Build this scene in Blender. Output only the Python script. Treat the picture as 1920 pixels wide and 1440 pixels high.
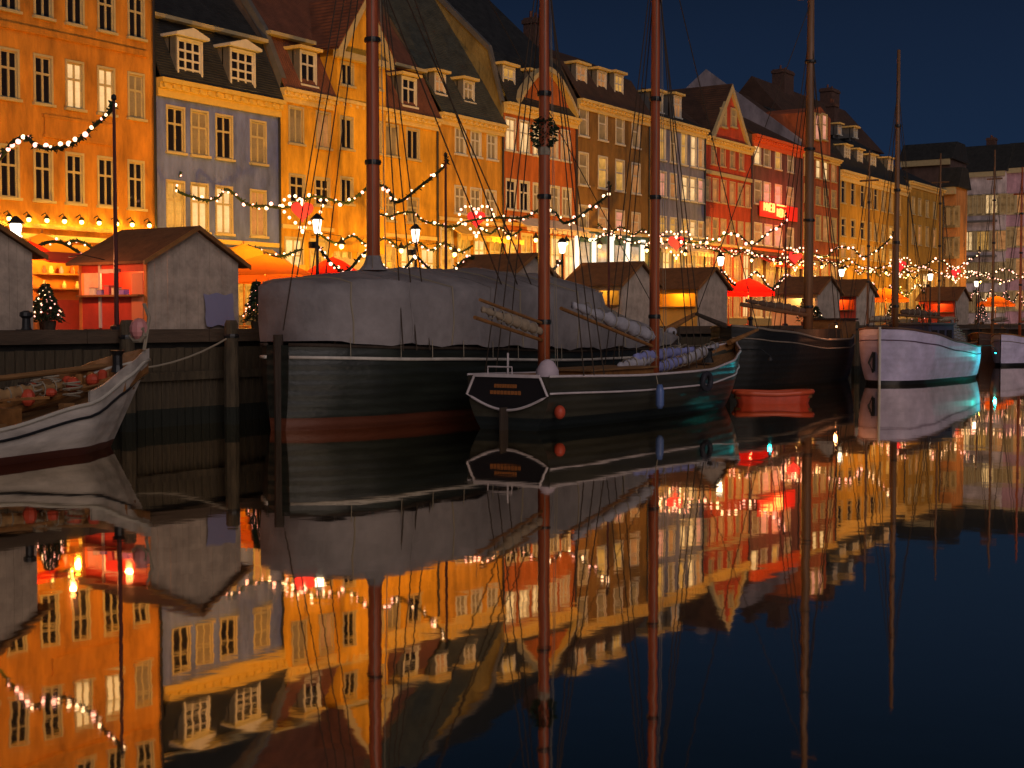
import bpy, math, random
from mathutils import Vector, Matrix
R = random.Random(7)
rad = math.radians
SC = bpy.context.scene
COL = SC.collection
for o in list(bpy.data.objects): bpy.data.objects.remove(o)

# ------------------------------------------------------------------ camera, world, exposure
CAMZ = 2.6; CAM = Vector((0.0, -38.5, CAMZ))
PITCH = rad(2.555); YAW = rad(57.0); F = 2600.0
cd = bpy.data.cameras.new('camera'); cam = bpy.data.objects.new('camera', cd); COL.objects.link(cam)
cam.location = CAM; cam.rotation_euler = (rad(90) - PITCH, 0, -YAW)
cd.sensor_width = 36.0; cd.lens = F / 1920 * 36.0; cd.clip_start = 0.2; cd.clip_end = 3000
SC.camera = cam
w = bpy.data.worlds.new('World'); SC.world = w; w.use_nodes = True
nt = w.node_tree; nt.nodes.clear()
out = nt.nodes.new('ShaderNodeOutputWorld'); bg = nt.nodes.new('ShaderNodeBackground')
tc = nt.nodes.new('ShaderNodeTexCoord'); sx = nt.nodes.new('ShaderNodeSeparateXYZ'); cr = nt.nodes.new('ShaderNodeValToRGB')
nt.links.new(tc.outputs['Generated'], sx.inputs[0]); nt.links.new(sx.outputs['Z'], cr.inputs[0])
nt.links.new(cr.outputs[0], bg.inputs['Color']); nt.links.new(bg.outputs[0], out.inputs[0])
el = cr.color_ramp.elements
el[0].position = 0.0; el[0].color = (0.0100, 0.0260, 0.0580, 1)
el[1].position = 1.0; el[1].color = (0.0022, 0.0042, 0.010, 1)
for p, c in ((0.10, (0.0085, 0.0205, 0.0500)), (0.20, (0.0068, 0.0150, 0.0370)), (0.32, (0.0028, 0.0062, 0.0140))):
    e = el.new(p); e.color = (*c, 1)
bg.inputs['Strength'].default_value = 1.0
sd = bpy.data.lights.new('sun', 'SUN'); so = bpy.data.objects.new('sun', sd); COL.objects.link(so)
sd.energy = 0.78; sd.angle = rad(40); sd.color = (1.0, 0.84, 0.82)
so.rotation_euler = (rad(62), 0, rad(-38)); so.location = (0, -60, 60)      # last dusk glow from behind the camera
vs = SC.view_settings; vs.view_transform = 'Standard'; vs.look = 'None'; vs.gamma = 1; vs.exposure = 0.0
SC.cycles.max_bounces = 6; SC.cycles.glossy_bounces = 4; SC.cycles.diffuse_bounces = 2; SC.cycles.transmission_bounces = 2
SC.cycles.sample_clamp_indirect = 4.0; SC.cycles.sample_clamp_direct = 0

QZ = 2.4            # quay height above water
QY = -12.5          # quay edge

# ------------------------------------------------------------------ pixel geometry
fh = Vector((math.sin(YAW), math.cos(YAW), 0)); rt = Vector((math.cos(YAW), -math.sin(YAW), 0))
fw = fh * math.cos(PITCH) - Vector((0, 0, math.sin(PITCH))); up = fh * math.sin(PITCH) + Vector((0, 0, math.cos(PITCH)))
def ray(px, py): return fw + rt * ((px - 960) / F) + up * ((720 - py) / F)
def onY(px, py, Y=0.0):
    d = ray(px, py); return CAM + d * ((Y - CAM.y) / d.y)
def onX(px, py, X):
    d = ray(px, py); return CAM + d * ((X - CAM.x) / d.x)

# ------------------------------------------------------------------ materials
MATS = {}
def mat(name, col, rough=0.6, var=0.0, scale=3.0, bump=0.0, bscale=20.0, metal=0.0, emit=None, es=0.0, stretch=(1, 1, 1), col2=None, wl=None, wlcol=None, sample=False, tiles=None, planks=None):
    if name in MATS: return MATS[name]
    m = bpy.data.materials.new(name); m.use_nodes = True; MATS[name] = m
    n = m.node_tree.nodes; l = m.node_tree.links; b = n['Principled BSDF']
    b.inputs['Base Color'].default_value = (*col, 1); b.inputs['Roughness'].default_value = rough; b.inputs['Metallic'].default_value = metal
    tcn = n.new('ShaderNodeTexCoord'); mp = n.new('ShaderNodeMapping'); l.new(tcn.outputs['Object'], mp.inputs[0]); mp.inputs['Scale'].default_value = stretch
    src = None
    if var > 0 or col2:
        nz = n.new('ShaderNodeTexNoise'); nz.inputs['Scale'].default_value = scale; nz.inputs['Detail'].default_value = 6; nz.inputs['Roughness'].default_value = 0.65
        l.new(mp.outputs[0], nz.inputs['Vector'])
        r = n.new('ShaderNodeValToRGB'); l.new(nz.outputs['Fac'], r.inputs[0])
        a = tuple(max(0, c * (1 - var)) for c in col); c2 = col2 or tuple(min(1, c * (1 + var * 0.6)) for c in col)
        r.color_ramp.elements[0].position = 0.32; r.color_ramp.elements[0].color = (*a, 1)
        r.color_ramp.elements[1].position = 0.68; r.color_ramp.elements[1].color = (*c2, 1)
        src = r.outputs[0]
    if wl is not None:
        sp = n.new('ShaderNodeSeparateXYZ'); l.new(tcn.outputs['Object'], sp.inputs[0])
        lt = n.new('ShaderNodeMath'); lt.operation = 'LESS_THAN'; l.new(sp.outputs['Z'], lt.inputs[0]); lt.inputs[1].default_value = wl
        mx = n.new('ShaderNodeMix'); mx.data_type = 'RGBA'; l.new(lt.outputs[0], mx.inputs[0])
        if src: l.new(src, mx.inputs[6])
        else: mx.inputs[6].default_value = (*col, 1)
        mx.inputs[7].default_value = (*wlcol, 1); src = mx.outputs[2]
    if src: l.new(src, b.inputs['Base Color'])
    h = None
    if bump > 0:
        nb = n.new('ShaderNodeTexNoise'); nb.inputs['Scale'].default_value = bscale; nb.inputs['Detail'].default_value = 5; l.new(mp.outputs[0], nb.inputs['Vector'])
        bp = n.new('ShaderNodeBump'); bp.inputs['Strength'].default_value = bump; bp.inputs['Distance'].default_value = 0.05
        l.new(nb.outputs['Fac'], bp.inputs['Height']); l.new(bp.outputs[0], b.inputs['Normal']); h = bp
    if tiles:
        wv = n.new('ShaderNodeTexWave'); wv.wave_type = 'BANDS'; wv.bands_direction = tiles[0]; wv.inputs['Scale'].default_value = tiles[1]; wv.inputs['Distortion'].default_value = 0.6
        l.new(tcn.outputs['Object'], wv.inputs['Vector'])
        b2 = n.new('ShaderNodeBump'); b2.inputs['Strength'].default_value = tiles[2]; b2.inputs['Distance'].default_value = 0.06
        l.new(wv.outputs['Fac'], b2.inputs['Height'])
        if h: l.new(h.outputs[0], b2.inputs['Normal'])
        l.new(b2.outputs[0], b.inputs['Normal'])
    if emit:
        b.inputs['Emission Color'].default_value = (*emit, 1); b.inputs['Emission Strength'].default_value = es
        if var > 0 and src:
            mm = n.new('ShaderNodeMix'); mm.data_type = 'RGBA'; mm.blend_type = 'MULTIPLY'; mm.inputs[0].default_value = 1
            mm.inputs[6].default_value = (*emit, 1)
            r2 = n.new('ShaderNodeValToRGB'); r2.color_ramp.elements[0].position = .35; r2.color_ramp.elements[1].position = .62
            v0 = 1 - min(.8, var * 1.3); r2.color_ramp.elements[0].color = (v0, v0 * .9, v0 * .75, 1)
            l.new(nz.outputs['Fac'], r2.inputs[0]); l.new(r2.outputs[0], mm.inputs[7]); l.new(mm.outputs[2], b.inputs['Emission Color'])
        if not sample: m.cycles.emission_sampling = 'NONE'
    return m

def plaster(name, c): return mat(name, c, 0.85, 0.5, 0.9, 0.6, 7, stretch=(1.5, 1, .45))
M = dict(
    cream=mat('cream_paint', (.46, .37, .20), .5, .12, 3), white=mat('white_paint', (.60, .55, .46), .5, .12, 3),
    glass=mat('dark_glass', (.012, .010, .010), .08), iron=mat('black_iron', (.015, .015, .016), .45),
    rooftile=mat('brown_roof_tiles', (.075, .035, .02), .8, .4, 1.6, .3, 14, tiles=('X', 2.4, .6)),
    redtile=mat('red_roof_tiles', (.20, .065, .03), .8, .4, 1.6, .3, 14, tiles=('X', 2.4, .6)),
    slate=mat('dark_slate', (.03, .03, .028), .6, .5, 2.2, .3, 16, tiles=('Z', 3.0, .5)),
    greyslate=mat('grey_green_slate', (.07, .072, .055), .6, .5, 2.2, .3, 16, tiles=('Z', 3.0, .5)),
    lead=mat('lead_sheet', (.13, .12, .11), .5, .2, 2), brick=mat('chimney_brick', (.10, .05, .035), .9, .4, 6, .4, 20),
    varnish=mat('varnished_mast_wood', (.44, .10, .035), .35, .35, 2.0, .15, 20, stretch=(6, 6, .35)),
    greymast=mat('weathered_mast_wood', (.22, .11, .05), .5, .35, 2.0, .15, 20, stretch=(6, 6, .35)),
    rope=mat('tarred_rope', (.05, .032, .02), .9), palerope=mat('pale_rope', (.30, .25, .18), .9),
    fir=mat('fir_green', (.020, .042, .014), .9, .5, 8), trunk=mat('bark', (.06, .04, .025), .9, .3, 10),
    bulb=mat('warm_bulb', (.9, .8, .6), .4, emit=(1.0, .60, .33), es=4.0),
    pinkbulb=mat('rosy_bulb', (.9, .6, .5), .4, emit=(1.0, .40, .30), es=3.6),
    heart=mat('red_heart', (.35, .005, .008), .5, emit=(1.0, .01, .03), es=.7),
    lampglass=mat('lamp_glass', (.9, .85, .75), .4, emit=(1.0, .84, .62), es=4.5),
    wood=mat('dark_wood', (.05, .032, .02), .8, .45, 3, .5, 14, stretch=(3, 3, .4)),
    deck=mat('teak_deck', (.26, .13, .045), .65, .4, 3, .3, 14, stretch=(.4, 4, 4)),
    oiled=mat('oiled_wood', (.32, .14, .04), .5, .4, 3, .3, 14),
)
LIT = dict(
    d=M['glass'],
    w=mat('window_lit_bright', (.3, .25, .2), .3, .35, 1.2, emit=(1.0, .66, .30), es=1.05),
    y=mat('window_lit_yellow', (.3, .22, .1), .3, .45, 1.2, emit=(1.0, .52, .10), es=.62),
    o=mat('window_lit_orange', (.3, .18, .1), .3, .45, 1.2, emit=(1.0, .42, .12), es=.36),
    k=mat('window_lit_dim', (.2, .15, .08), .3, .5, 1.2, emit=(.9, .50, .18), es=.14),
    p=mat('window_lit_pink', (.3, .2, .2), .3, .35, 1.2, emit=(1.0, .40, .26), es=.75),
    s=mat('shop_lit_gold', (.3, .22, .1), .3, .6, 1.6, emit=(1.0, .42, .04), es=.75),
    t=mat('shop_lit_pale', (.3, .3, .3), .3, .4, 1.6, emit=(.75, .80, .72), es=.35),
)

# ------------------------------------------------------------------ mesh helpers
class MB:
    def __init__(s): s.v = []; s.f = []
    def add(s, v, f):
        b = len(s.v); s.v += [tuple(p) for p in v]; s.f += [tuple(b + i for i in q) for q in f]; return s
    def box(s, x0, x1, y0, y1, z0, z1):
        v = [(x0, y0, z0), (x1, y0, z0), (x1, y1, z0), (x0, y1, z0), (x0, y0, z1), (x1, y0, z1), (x1, y1, z1), (x0, y1, z1)]
        return s.add(v, [(0, 3, 2, 1), (4, 5, 6, 7), (0, 1, 5, 4), (1, 2, 6, 5), (2, 3, 7, 6), (3, 0, 4, 7)])
    def prism(s, poly, axis, a, b):
        """poly: list of 2-tuples; axis 'X': (y,z) extruded along x; 'Y': (x,z) along y; 'Z': (x,y) along z"""
        n = len(poly)
        def P(p, t): return {'X': (t, p[0], p[1]), 'Y': (p[0], t, p[1]), 'Z': (p[0], p[1], t)}[axis]
        v = [P(p, a) for p in poly] + [P(p, b) for p in poly]
        f = [tuple(range(n))[::-1], tuple(range(n, 2 * n))] + [(i, (i + 1) % n, n + (i + 1) % n, n + i) for i in range(n)]
        return s.add(v, f)
    def slab(s, prof, x0, x1, th):
        """thin roof sheet: profile of (y,z) points extruded along x, th thick downwards"""
        n = len(prof); v = []
        for x in (x0, x1):
            for (y, z) in prof: v.append((x, y, z))
            for (y, z) in prof: v.append((x, y, z - th))
        f = []
        for i in range(n - 1):
            f += [(i, 2 * n + i, 2 * n + i + 1, i + 1), (n + i, n + i + 1, 3 * n + i + 1, 3 * n + i), (i, i + 1, n + i + 1, n + i), (2 * n + i, 3 * n + i, 3 * n + i + 1, 2 * n + i + 1)]
        f += [(0, n, 3 * n, 2 * n), (n - 1, 3 * n - 1, 4 * n - 1, 2 * n - 1)]
        return s.add(v, f)
    def tube(s, pts, r, n=8, cap=True):
        pts = [Vector(p) for p in pts]; m = len(pts); rr = r if isinstance(r, (list, tuple)) else [r] * m
        v = []; f = []
        for i, p in enumerate(pts):
            d = (pts[min(i + 1, m - 1)] - pts[max(i - 1, 0)]).normalized()
            a = d.cross(Vector((0, 0, 1)))
            if a.length < 1e-3: a = Vector((1, 0, 0))
            a.normalize(); b = d.cross(a)
            for k in range(n):
                t = 2 * math.pi * k / n; v.append(p + (a * math.cos(t) + b * math.sin(t)) * rr[i])
        for i in range(m - 1):
            for k in range(n): f.append((i * n + k, i * n + (k + 1) % n, (i + 1) * n + (k + 1) % n, (i + 1) * n + k))
        if cap: f += [tuple(range(n))[::-1], tuple(range((m - 1) * n, m * n))]
        return s.add(v, f)
    def ball(s, c, r, n=8, m=6, sz=1.0):
        v = []; f = []
        for i in range(m + 1):
            a = math.pi * i / m
            for k in range(n):
                t = 2 * math.pi * k / n; v.append((c[0] + r * math.sin(a) * math.cos(t), c[1] + r * math.sin(a) * math.sin(t), c[2] + r * sz * math.cos(a)))
        for i in range(m):
            for k in range(n): f.append((i * n + k, (i + 1) * n + k, (i + 1) * n + (k + 1) % n, i * n + (k + 1) % n))
        return s.add(v, f)
    def lathe(s, c, prof, n=12):
        v = []; f = []
        for (r, z) in prof:
            for k in range(n):
                t = 2 * math.pi * k / n; v.append((c[0] + r * math.cos(t), c[1] + r * math.sin(t), c[2] + z))
        m = len(prof)
        for i in range(m - 1):
            for k in range(n): f.append((i * n + k, i * n + (k + 1) % n, (i + 1) * n + (k + 1) % n, (i + 1) * n + k))
        f += [tuple(range(n))[::-1], tuple(range((m - 1) * n, m * n))]
        return s.add(v, f)
    def leaf(s, p, d, w):
        p = Vector(p); d = Vector(d); a = d.cross(Vector((R.uniform(-1, 1), R.uniform(-1, 1), R.uniform(-1, 1))))
        a = a.normalized() * w if a.length > 1e-5 else Vector((w, 0, 0))
        return s.add([p - a * .5, p + d * .5 + a, p + d, p + d * .5 - a], [(0, 1, 2, 3)])
    def build(s, name, m, parent=None, local=False, smooth=False, off=None):
        o3 = Vector((0, 0, 0))
        if parent is not None and not local: o3 = Vector(parent.get('_o', (0, 0, 0)))
        if off is not None: o3 = Vector(off)
        me = bpy.data.meshes.new(name); me.from_pydata([(a - o3.x, b - o3.y, c - o3.z) for a, b, c in s.v], [], s.f); me.update()
        if smooth:
            for p in me.polygons: p.use_smooth = True
        me.materials.append(m); ob = bpy.data.objects.new(name, me); COL.objects.link(ob)
        if parent is not None: ob.parent = parent; ob['_o'] = (0.0, 0.0, 0.0) if local else tuple(o3)
        if off is not None and parent is None: ob.location = o3
        return ob
def tag(o, label=None, cat=None, group=None, kind=None):
    if label: o['label'] = label
    if cat: o['category'] = cat
    if group: o['group'] = group
    if kind: o['kind'] = kind
    return o
def thing(name, loc, label, cat, group=None, rz=0.0):
    o = bpy.data.objects.new(name, None); COL.objects.link(o); o.location = loc; o.rotation_euler = (0, 0, rz); o['_o'] = tuple(loc); o.empty_display_size = .3
    return tag(o, label, cat, group)
def inst(name, me, parent, wloc, rz=0.0, local=False, scale=None):
    o = bpy.data.objects.new(name, me); COL.objects.link(o); o.parent = parent
    o3 = Vector((0, 0, 0)) if local else Vector(parent.get('_o', (0, 0, 0)))
    o.location = Vector(wloc) - o3; o.rotation_euler = (0, 0, rz); o['_o'] = tuple(wloc)
    if scale: o.scale = scale
    return o
def mesh_only(mb, name, m, smooth=False):
    me = bpy.data.meshes.new(name); me.from_pydata(mb.v, [], mb.f); me.update(); me.materials.append(m)
    if smooth:
        for p in me.polygons: p.use_smooth = True
    return me
def struct(mb, name, m, smooth=False): return tag(mb.build(name, m, smooth=smooth), kind='structure')

# ------------------------------------------------------------------ windows
CACHE = {}
def win_meshes(w, h, style, fm):
    key = (round(w, 2), round(h, 2), style, fm.name)
    if key in CACHE: return CACHE[key]
    w, h = key[0], key[1]; t = .055 if style != 'far' else .06; b = MB()
    cs = .075
    b.box(-w/2-cs, -w/2, -.035, .10, 0, h); b.box(w/2, w/2+cs, -.035, .10, 0, h)        # casing
    b.box(-w/2-cs, w/2+cs, -.038, .10, h, h+cs*1.1); b.box(-w/2-cs-.05, w/2+cs+.05, -.11, .10, -.09, 0)  # head, sill
    b.box(-w/2, -w/2+t, .03, .09, 0, h); b.box(w/2-t, w/2, .03, .09, 0, h); b.box(-w/2+t, w/2-t, .03, .09, 0, t); b.box(-w/2+t, w/2-t, .03, .09, h-t, h)
    xs = [-w/2+t, w/2-t]; zs = [t, h-t]
    if style == 'cross': xs = [-w/2+t, 0, w/2-t]; zs = [t, h*.64, h-t]
    if style == 'grid': xs = [-w/2+t, -w/6, w/6, w/2-t]; zs = [t, h*.27, h*.5, h*.74, h-t]
    if style == 'tall': xs = [-w/2+t, 0, w/2-t]; zs = [t, h-t]
    if style == 'far': zs = [t, h*.6, h-t]
    if style == 'shop': xs = [-w/2+t, 0, w/2-t]; zs = [t, h*.78, h-t]
    bt = .038
    for x in xs[1:-1]: b.box(x-bt, x+bt, .025, .088, t, h-t)
    for z in zs[1:-1]:
        for i in range(len(xs)-1):
            a = xs[i] + (bt if i else 0); c = xs[i+1] - (bt if i < len(xs)-2 else 0)
            b.box(a, c, .027, .087, z-bt, z+bt)
    fr = mesh_only(b, 'window_frame', fm)
    panes = []
    for i in range(len(xs)-1):
        for j in range(len(zs)-1):
            a = xs[i] + (bt if i else 0); c = xs[i+1] - (bt if i < len(xs)-2 else 0)
            z0 = zs[j] + (bt if j else 0); z1 = zs[j+1] - (bt if j < len(zs)-2 else 0)
            panes.append((a, c, z0, z1))
    CACHE[key] = (fr, panes); return CACHE[key]
def pane_mesh(w, h, m):
    key = ('pane', round(w, 2), round(h, 2), m.name)
    if key not in CACHE:
        # slightly curved glazing: a thin sheet, subdivided
        b = MB(); b.box(-key[1]/2, key[1]/2, .058, .066, 0, key[2]); CACHE[key] = mesh_only(b, 'pane', m)
    return CACHE[key]
def window(parent, s, z, w, h, style, lit, fm, y=0.0, flat=False, name='window'):
    fr, panes = win_meshes(w, h, style, fm)
    wo = inst(name, fr, parent, (s, y, z))
    for (a, c, z0, z1) in panes:
        lm = LIT[lit]
        inst('pane', pane_mesh(c-a, z1-z0, lm), parent if flat else wo, (s+(a+c)/2, y, z+z0))
    return wo
def facade(b, s0, s1, z0, z1, rects, y=0.0, depth=.14):
    xs = sorted({s0, s1, *[r[0] for r in rects], *[r[1] for r in rects]}); zs = sorted({z0, z1, *[r[2] for r in rects], *[r[3] for r in rects]})
    def hole(x, z): return any(r[0] < x < r[1] and r[2] < z < r[3] for r in rects)
    vi = {}; v = []; f = []
    def V(x, yy, z):
        k = (x, yy, z)
        if k not in vi: vi[k] = len(v); v.append(k)
        return vi[k]
    for i in range(len(xs)-1):
        for j in range(len(zs)-1):
            if not hole((xs[i]+xs[i+1])/2, (zs[j]+zs[j+1])/2):
                f.append((V(xs[i], y, zs[j]), V(xs[i+1], y, zs[j]), V(xs[i+1], y, zs[j+1]), V(xs[i], y, zs[j+1])))
    for (a, c, p, q) in rects:
        d = y + depth
        f += [(V(a, y, p), V(a, y, q), V(a, d, q), V(a, d, p)), (V(c, y, p), V(c, d, p), V(c, d, q), V(c, y, q)),
              (V(a, y, p), V(a, d, p), V(c, d, p), V(c, y, p)), (V(a, y, q), V(c, y, q), V(c, d, q), V(a, d, q))]
    b.add(v, f)

def roof_z(prof, y):
    for (a, b) in zip(prof, prof[1:]):
        if a[0] <= y <= b[0]: return a[1] + (b[1]-a[1])*(y-a[0])/(b[0]-a[0])
    return prof[-1][1]

def zrow(X, Y, py):
    v = Vector((X, Y, 10)) - CAM; px = 960 + F * v.dot(rt) / v.dot(fw)
    for _ in range(3):
        z = onY(px, py, Y).z; v = Vector((X, Y, z)) - CAM; px = 960 + F * v.dot(rt) / v.dot(fw)
    return z
def house(name, label, xl, xr, ey, wall, fm, roofm, rows, ez=None, depth=9.0, mans=None, ridge=(5.0, 3.5), dormers=(), parapet=None, shop='s', nshop=4,
          cornice=.5, cm=None, awn=None, style='cross', parl=True, y0=0.0, gz=2.95, party=None):
    """xl,xr = facade edges in px at eave row ey; mans=(d,h) steep lower slope; ridge=(y depth, height over eave)"""
    s0 = onY(xl, ey[0], y0).x; s1 = onY(xr, ey[1], y0).x
    z1 = ez if ez else onY((xl+xr)/2, (ey[0]+ey[1])/2, y0).z
    H = thing(name, (s0, y0, QZ), label, 'building', 'old gabled and mansarded quay houses in the long row')
    rects = []; wins = []
    for (yt, yb, xr_, cs, wpx, st, lits) in rows:
        zt = onY(xr_, yt, y0).z; zb = onY(xr_, yb, y0).z; ww = onY(xr_+wpx/2, yb, y0).x - onY(xr_-wpx/2, yb, y0).x
        for i, c in enumerate(cs):
            # follow the row in perspective
            s = onY(c, (yt+yb)/2 + (c - xr_)*.14, y0).x
            lit = lits[i % len(lits)]
            if s-ww/2 > s0+.1 and s+ww/2 < s1-.1 and zt < z1-.05:
                rects.append((round(s-ww/2, 3), round(s+ww/2, 3), round(zb, 3), round(zt, 3))); wins.append((s, zb, ww, zt-zb, st, lit))
    # ground floor shopfront openings
    L = s1 - s0
    if nshop:
        sw = L/nshop
        for i in range(nshop):
            c = s0 + (i+.5)*sw; ww = sw*.66
            rects.append((round(c-ww/2, 3), round(c+ww/2, 3), QZ+.55, QZ+gz-.4)); wins.append((c, QZ+.55, ww, gz-.95, 'shop', shop if R.random() < .8 else 'w'))
    b = MB(); facade(b, s0, s1, QZ, z1, rects, y0)
    prof = [(y0, z1)]
    if mans: prof.append((y0+mans[0], z1+mans[1]))
    yr, hr = ridge; prof.append((y0+yr, z1+hr))
    back = [(2*(y0+yr)-p[0], p[1]) for p in prof[:-1][::-1]]
    full = prof + back; dep = full[-1][0]
    side = [(y0, QZ)] + full + [(dep, QZ)]
    pwalls = []
    for x in (s0, s1-.012):
        pw = MB(); pw.prism(side, 'X', x, x+.012); pwalls.append(pw)
    ib = MB(); ib.box(s0+.013, s1-.013, dep-.05, dep, QZ, full[-1][1]); ib.build('rear_wall', M['rooftile'], H)
    # inner dark back plane so lit openings never look through
    ib = MB(); ib.box(s0+.02, s1-.02, y0+.6, y0+.65, QZ, z1-.05); ib.build('inner_wall', M['wood'], H)
    b.build('wall', wall, H)
    for pw in pwalls: pw.build('party_wall', party or mat('party_wall_render', (.16, .10, .06), .9, .3, 1.2, .3, 8), H)
    # roof (slightly proud)
    off = .10
    rp = [(full[0][0]-.28, full[0][1]-.06+off)] + [(p[0], p[1]+off) for p in full[1:-1]] + [(full[-1][0]+.28, full[-1][1]-.06+off)]
    rb = MB(); rb.slab(rp, s0+.02, s1-.02, .12)
    rf = rb.build('roof', roofm, H)
    if parapet:
        pb = MB()
        lo = [(p[0], p[1]-.05) for p in full]; hi = [(p[0]-(.12 if i == 0 else 0), p[1]+.42) for i, p in enumerate(full)]
        for x in ([s0-.02] if parl else []) + ([s1-.26] if parapet == 2 else []):
            pb.add([(x+d, p[0], p[1]) for d in (0, .28) for p in lo+hi[::-1]],
                   [tuple(range(2*len(lo))), tuple(range(2*len(lo), 4*len(lo)))] + [(i, i+1, 2*len(lo)+i+1, 2*len(lo)+i) for i in range(2*len(lo)-1)])
        if pb.v: pb.build('parapet', M['lead'], H)
    for (s, z, ww, hh, st, lit) in wins: window(H, s, z, ww, hh, st, lit, fm, y0)
    # cornice: stepped moulding with dentils
    cmat = cm or mat('yellow_eaves_paint', (.70, .50, .18), .5, .15, 3); c = MB()
    if cornice:
        c.box(s0+.01, s1-.01, y0-.12, y0-.002, z1-cornice, z1-cornice*.55); c.box(s0+.01, s1-.01, y0-.22, y0-.003, z1-cornice*.55+.002, z1-cornice*.22)
        c.box(s0+.005, s1-.005, y0-.38, y0-.004, z1-cornice*.22+.002, z1+.03)
        k = int(L/.42)
        for i in range(k):
            x = s0+.2+i*(L-.4)/max(1, k-1); c.box(x-.07, x+.07, y0-.32, y0-.221, z1-cornice*.50, z1-cornice*.24)
        c.build('cornice', cmat, H)
    # belt course above shops and plinth
    g = MB(); g.box(s0+.01, s1-.01, y0-.10, y0-.003, QZ+gz, QZ+gz+.17); g.build('belt_course', cmat, H)
    g = MB(); g.box(s0+.01, s1-.01, y0-.05, y0-.003, QZ-.02, QZ+.45); g.build('plinth', M['lead'], H)
    # downpipe
    g = MB(); g.tube([(s1-.12, y0-.10, QZ), (s1-.12, y0-.10, z1-cornice-.02)], .05, 6); g.build('downpipe', M['iron'], H)
    if awn:
        m, za, pr = awn; a = MB()
        a.prism([(y0-.03, QZ+za), (y0-pr, QZ+za-.55), (y0-pr, QZ+za-.62), (y0-.03, QZ+za-.07)], 'X', s0+.5, s1-.5)
        for i in range(int(L/.5)):
            x = s0+.5+i*.5
            a.prism([(x+.02, QZ+za-.60), (x+.42, QZ+za-.60), (x+.42, QZ+za-.80), (x+.22, QZ+za-.86), (x+.02, QZ+za-.80)], 'Y', y0-pr, y0-pr+.03)
        a.build('awning', m, H)
    for d in dormers:
        (dx, yt, yb, wpx, lit, roofkind) = d[:6]
        ym = y0 + (d[6] if len(d) > 6 else .25)
        p0 = onY(dx-wpx/2, yb, ym); p1 = onY(dx+wpx/2, yb, ym); pt = onY(dx, yt, ym); pb_ = onY(dx, yb, ym)
        sc = (p0.x+p1.x)/2; ww = p1.x-p0.x; zb = pb_.z; hh = pt.z-pb_.z
        D = MB(); f2 = .13
        # cheeks and head
        D.box(sc-ww/2-f2, sc-ww/2-.075, ym, ym+2.2, zb-.05, zb+hh+.12); D.box(sc+ww/2+.075, sc+ww/2+f2, ym, ym+2.2, zb-.05, zb+hh+.12)
        D.box(sc-ww/2-f2, sc+ww/2+f2, ym+.30, ym+.36, zb-.3, zb+hh+.1)
        do = D.build('dormer', d[7] if len(d) > 7 else M['lead'], H)
        rr = MB(); e = ww/2+.26
        if roofkind == 'ped':
            rr.prism([(sc-e, zb+hh+.12), (sc+e, zb+hh+.12), (sc+e, zb+hh+.22), (sc, zb+hh+.48), (sc-e, zb+hh+.22)], 'Y', ym-.22, ym+2.6)
        else:
            rr.box(sc-e, sc+e, ym-.22, ym+2.6, zb+hh+.12, zb+hh+.24)
        r_ = rr.build('dormer_roof', M['white'] if roofkind == 'ped' else cmat, do)
        r_['_o'] = H['_o']
        fr, panes = win_meshes(ww, hh, 'grid' if ww > 1.0 else 'cross', M['white'])
        inst('window_frame', fr, do, (sc, ym, zb))
        for (a, c2, z0_, z1_) in panes: inst('pane', pane_mesh(c2-a, z1_-z0_, LIT[lit]), do, (sc+(a+c2)/2, ym, zb+z0_))
    return H, s0, s1, z1, full
def chimney(H, s, y, z0, z1, w=.8, d=.6):
    b = MB(); b.box(s-w/2, s+w/2, y-d/2, y+d/2, z0, z1); b.box(s-w/2-.08, s+w/2+.08, y-d/2-.08, y+d/2+.08, z1-.35, z1-.12)
    c = b.build('chimney', M['brick'], H)
    p = MB()
    for k in (-.22, .22): p.lathe((s+k*w/.8, y, z1), [(.11, 0), (.09, .35), (.10, .38)], 8)
    p.build('chimney_pot', M['redtile'], c)

# ================================================================== SETTING
wm = bpy.data.materials.new('canal_water'); wm.use_nodes = True
n = wm.node_tree.nodes; l = wm.node_tree.links; n.clear()
o_ = n.new('ShaderNodeOutputMaterial'); mix = n.new('ShaderNodeMixShader'); df = n.new('ShaderNodeBsdfDiffuse'); gl = n.new('ShaderNodeBsdfGlossy')
df.inputs['Color'].default_value = (.003, .005, .005, 1); gl.inputs['Color'].default_value = (1.0, .90, .74, 1); gl.inputs['Roughness'].default_value = .028
fr = n.new('ShaderNodeFresnel'); fr.inputs['IOR'].default_value = 2.0; mr = n.new('ShaderNodeMapRange'); mr.inputs['From Min'].default_value = .08; mr.inputs['From Max'].default_value = .8
mr.inputs['To Min'].default_value = .68; mr.inputs['To Max'].default_value = 1.0
l.new(fr.outputs[0], mr.inputs[0]); l.new(mr.outputs[0], mix.inputs[0]); l.new(df.outputs[0], mix.inputs[1]); l.new(gl.outputs[0], mix.inputs[2]); l.new(mix.outputs[0], o_.inputs[0])
g = n.new('ShaderNodeNewGeometry'); mp = n.new('ShaderNodeMapping'); mp.inputs['Scale'].default_value = (.35, .35, 1); mp.inputs['Rotation'].default_value = (0, 0, .4)
n1 = n.new('ShaderNodeTexNoise'); n1.inputs['Scale'].default_value = 1.6; n1.inputs['Detail'].default_value = 3
n2 = n.new('ShaderNodeTexNoise'); n2.inputs['Scale'].default_value = 14; n2.inputs['Detail'].default_value = 2
l.new(g.outputs['Position'], mp.inputs[0]); l.new(mp.outputs[0], n1.inputs['Vector']); l.new(mp.outputs[0], n2.inputs['Vector'])
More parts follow.
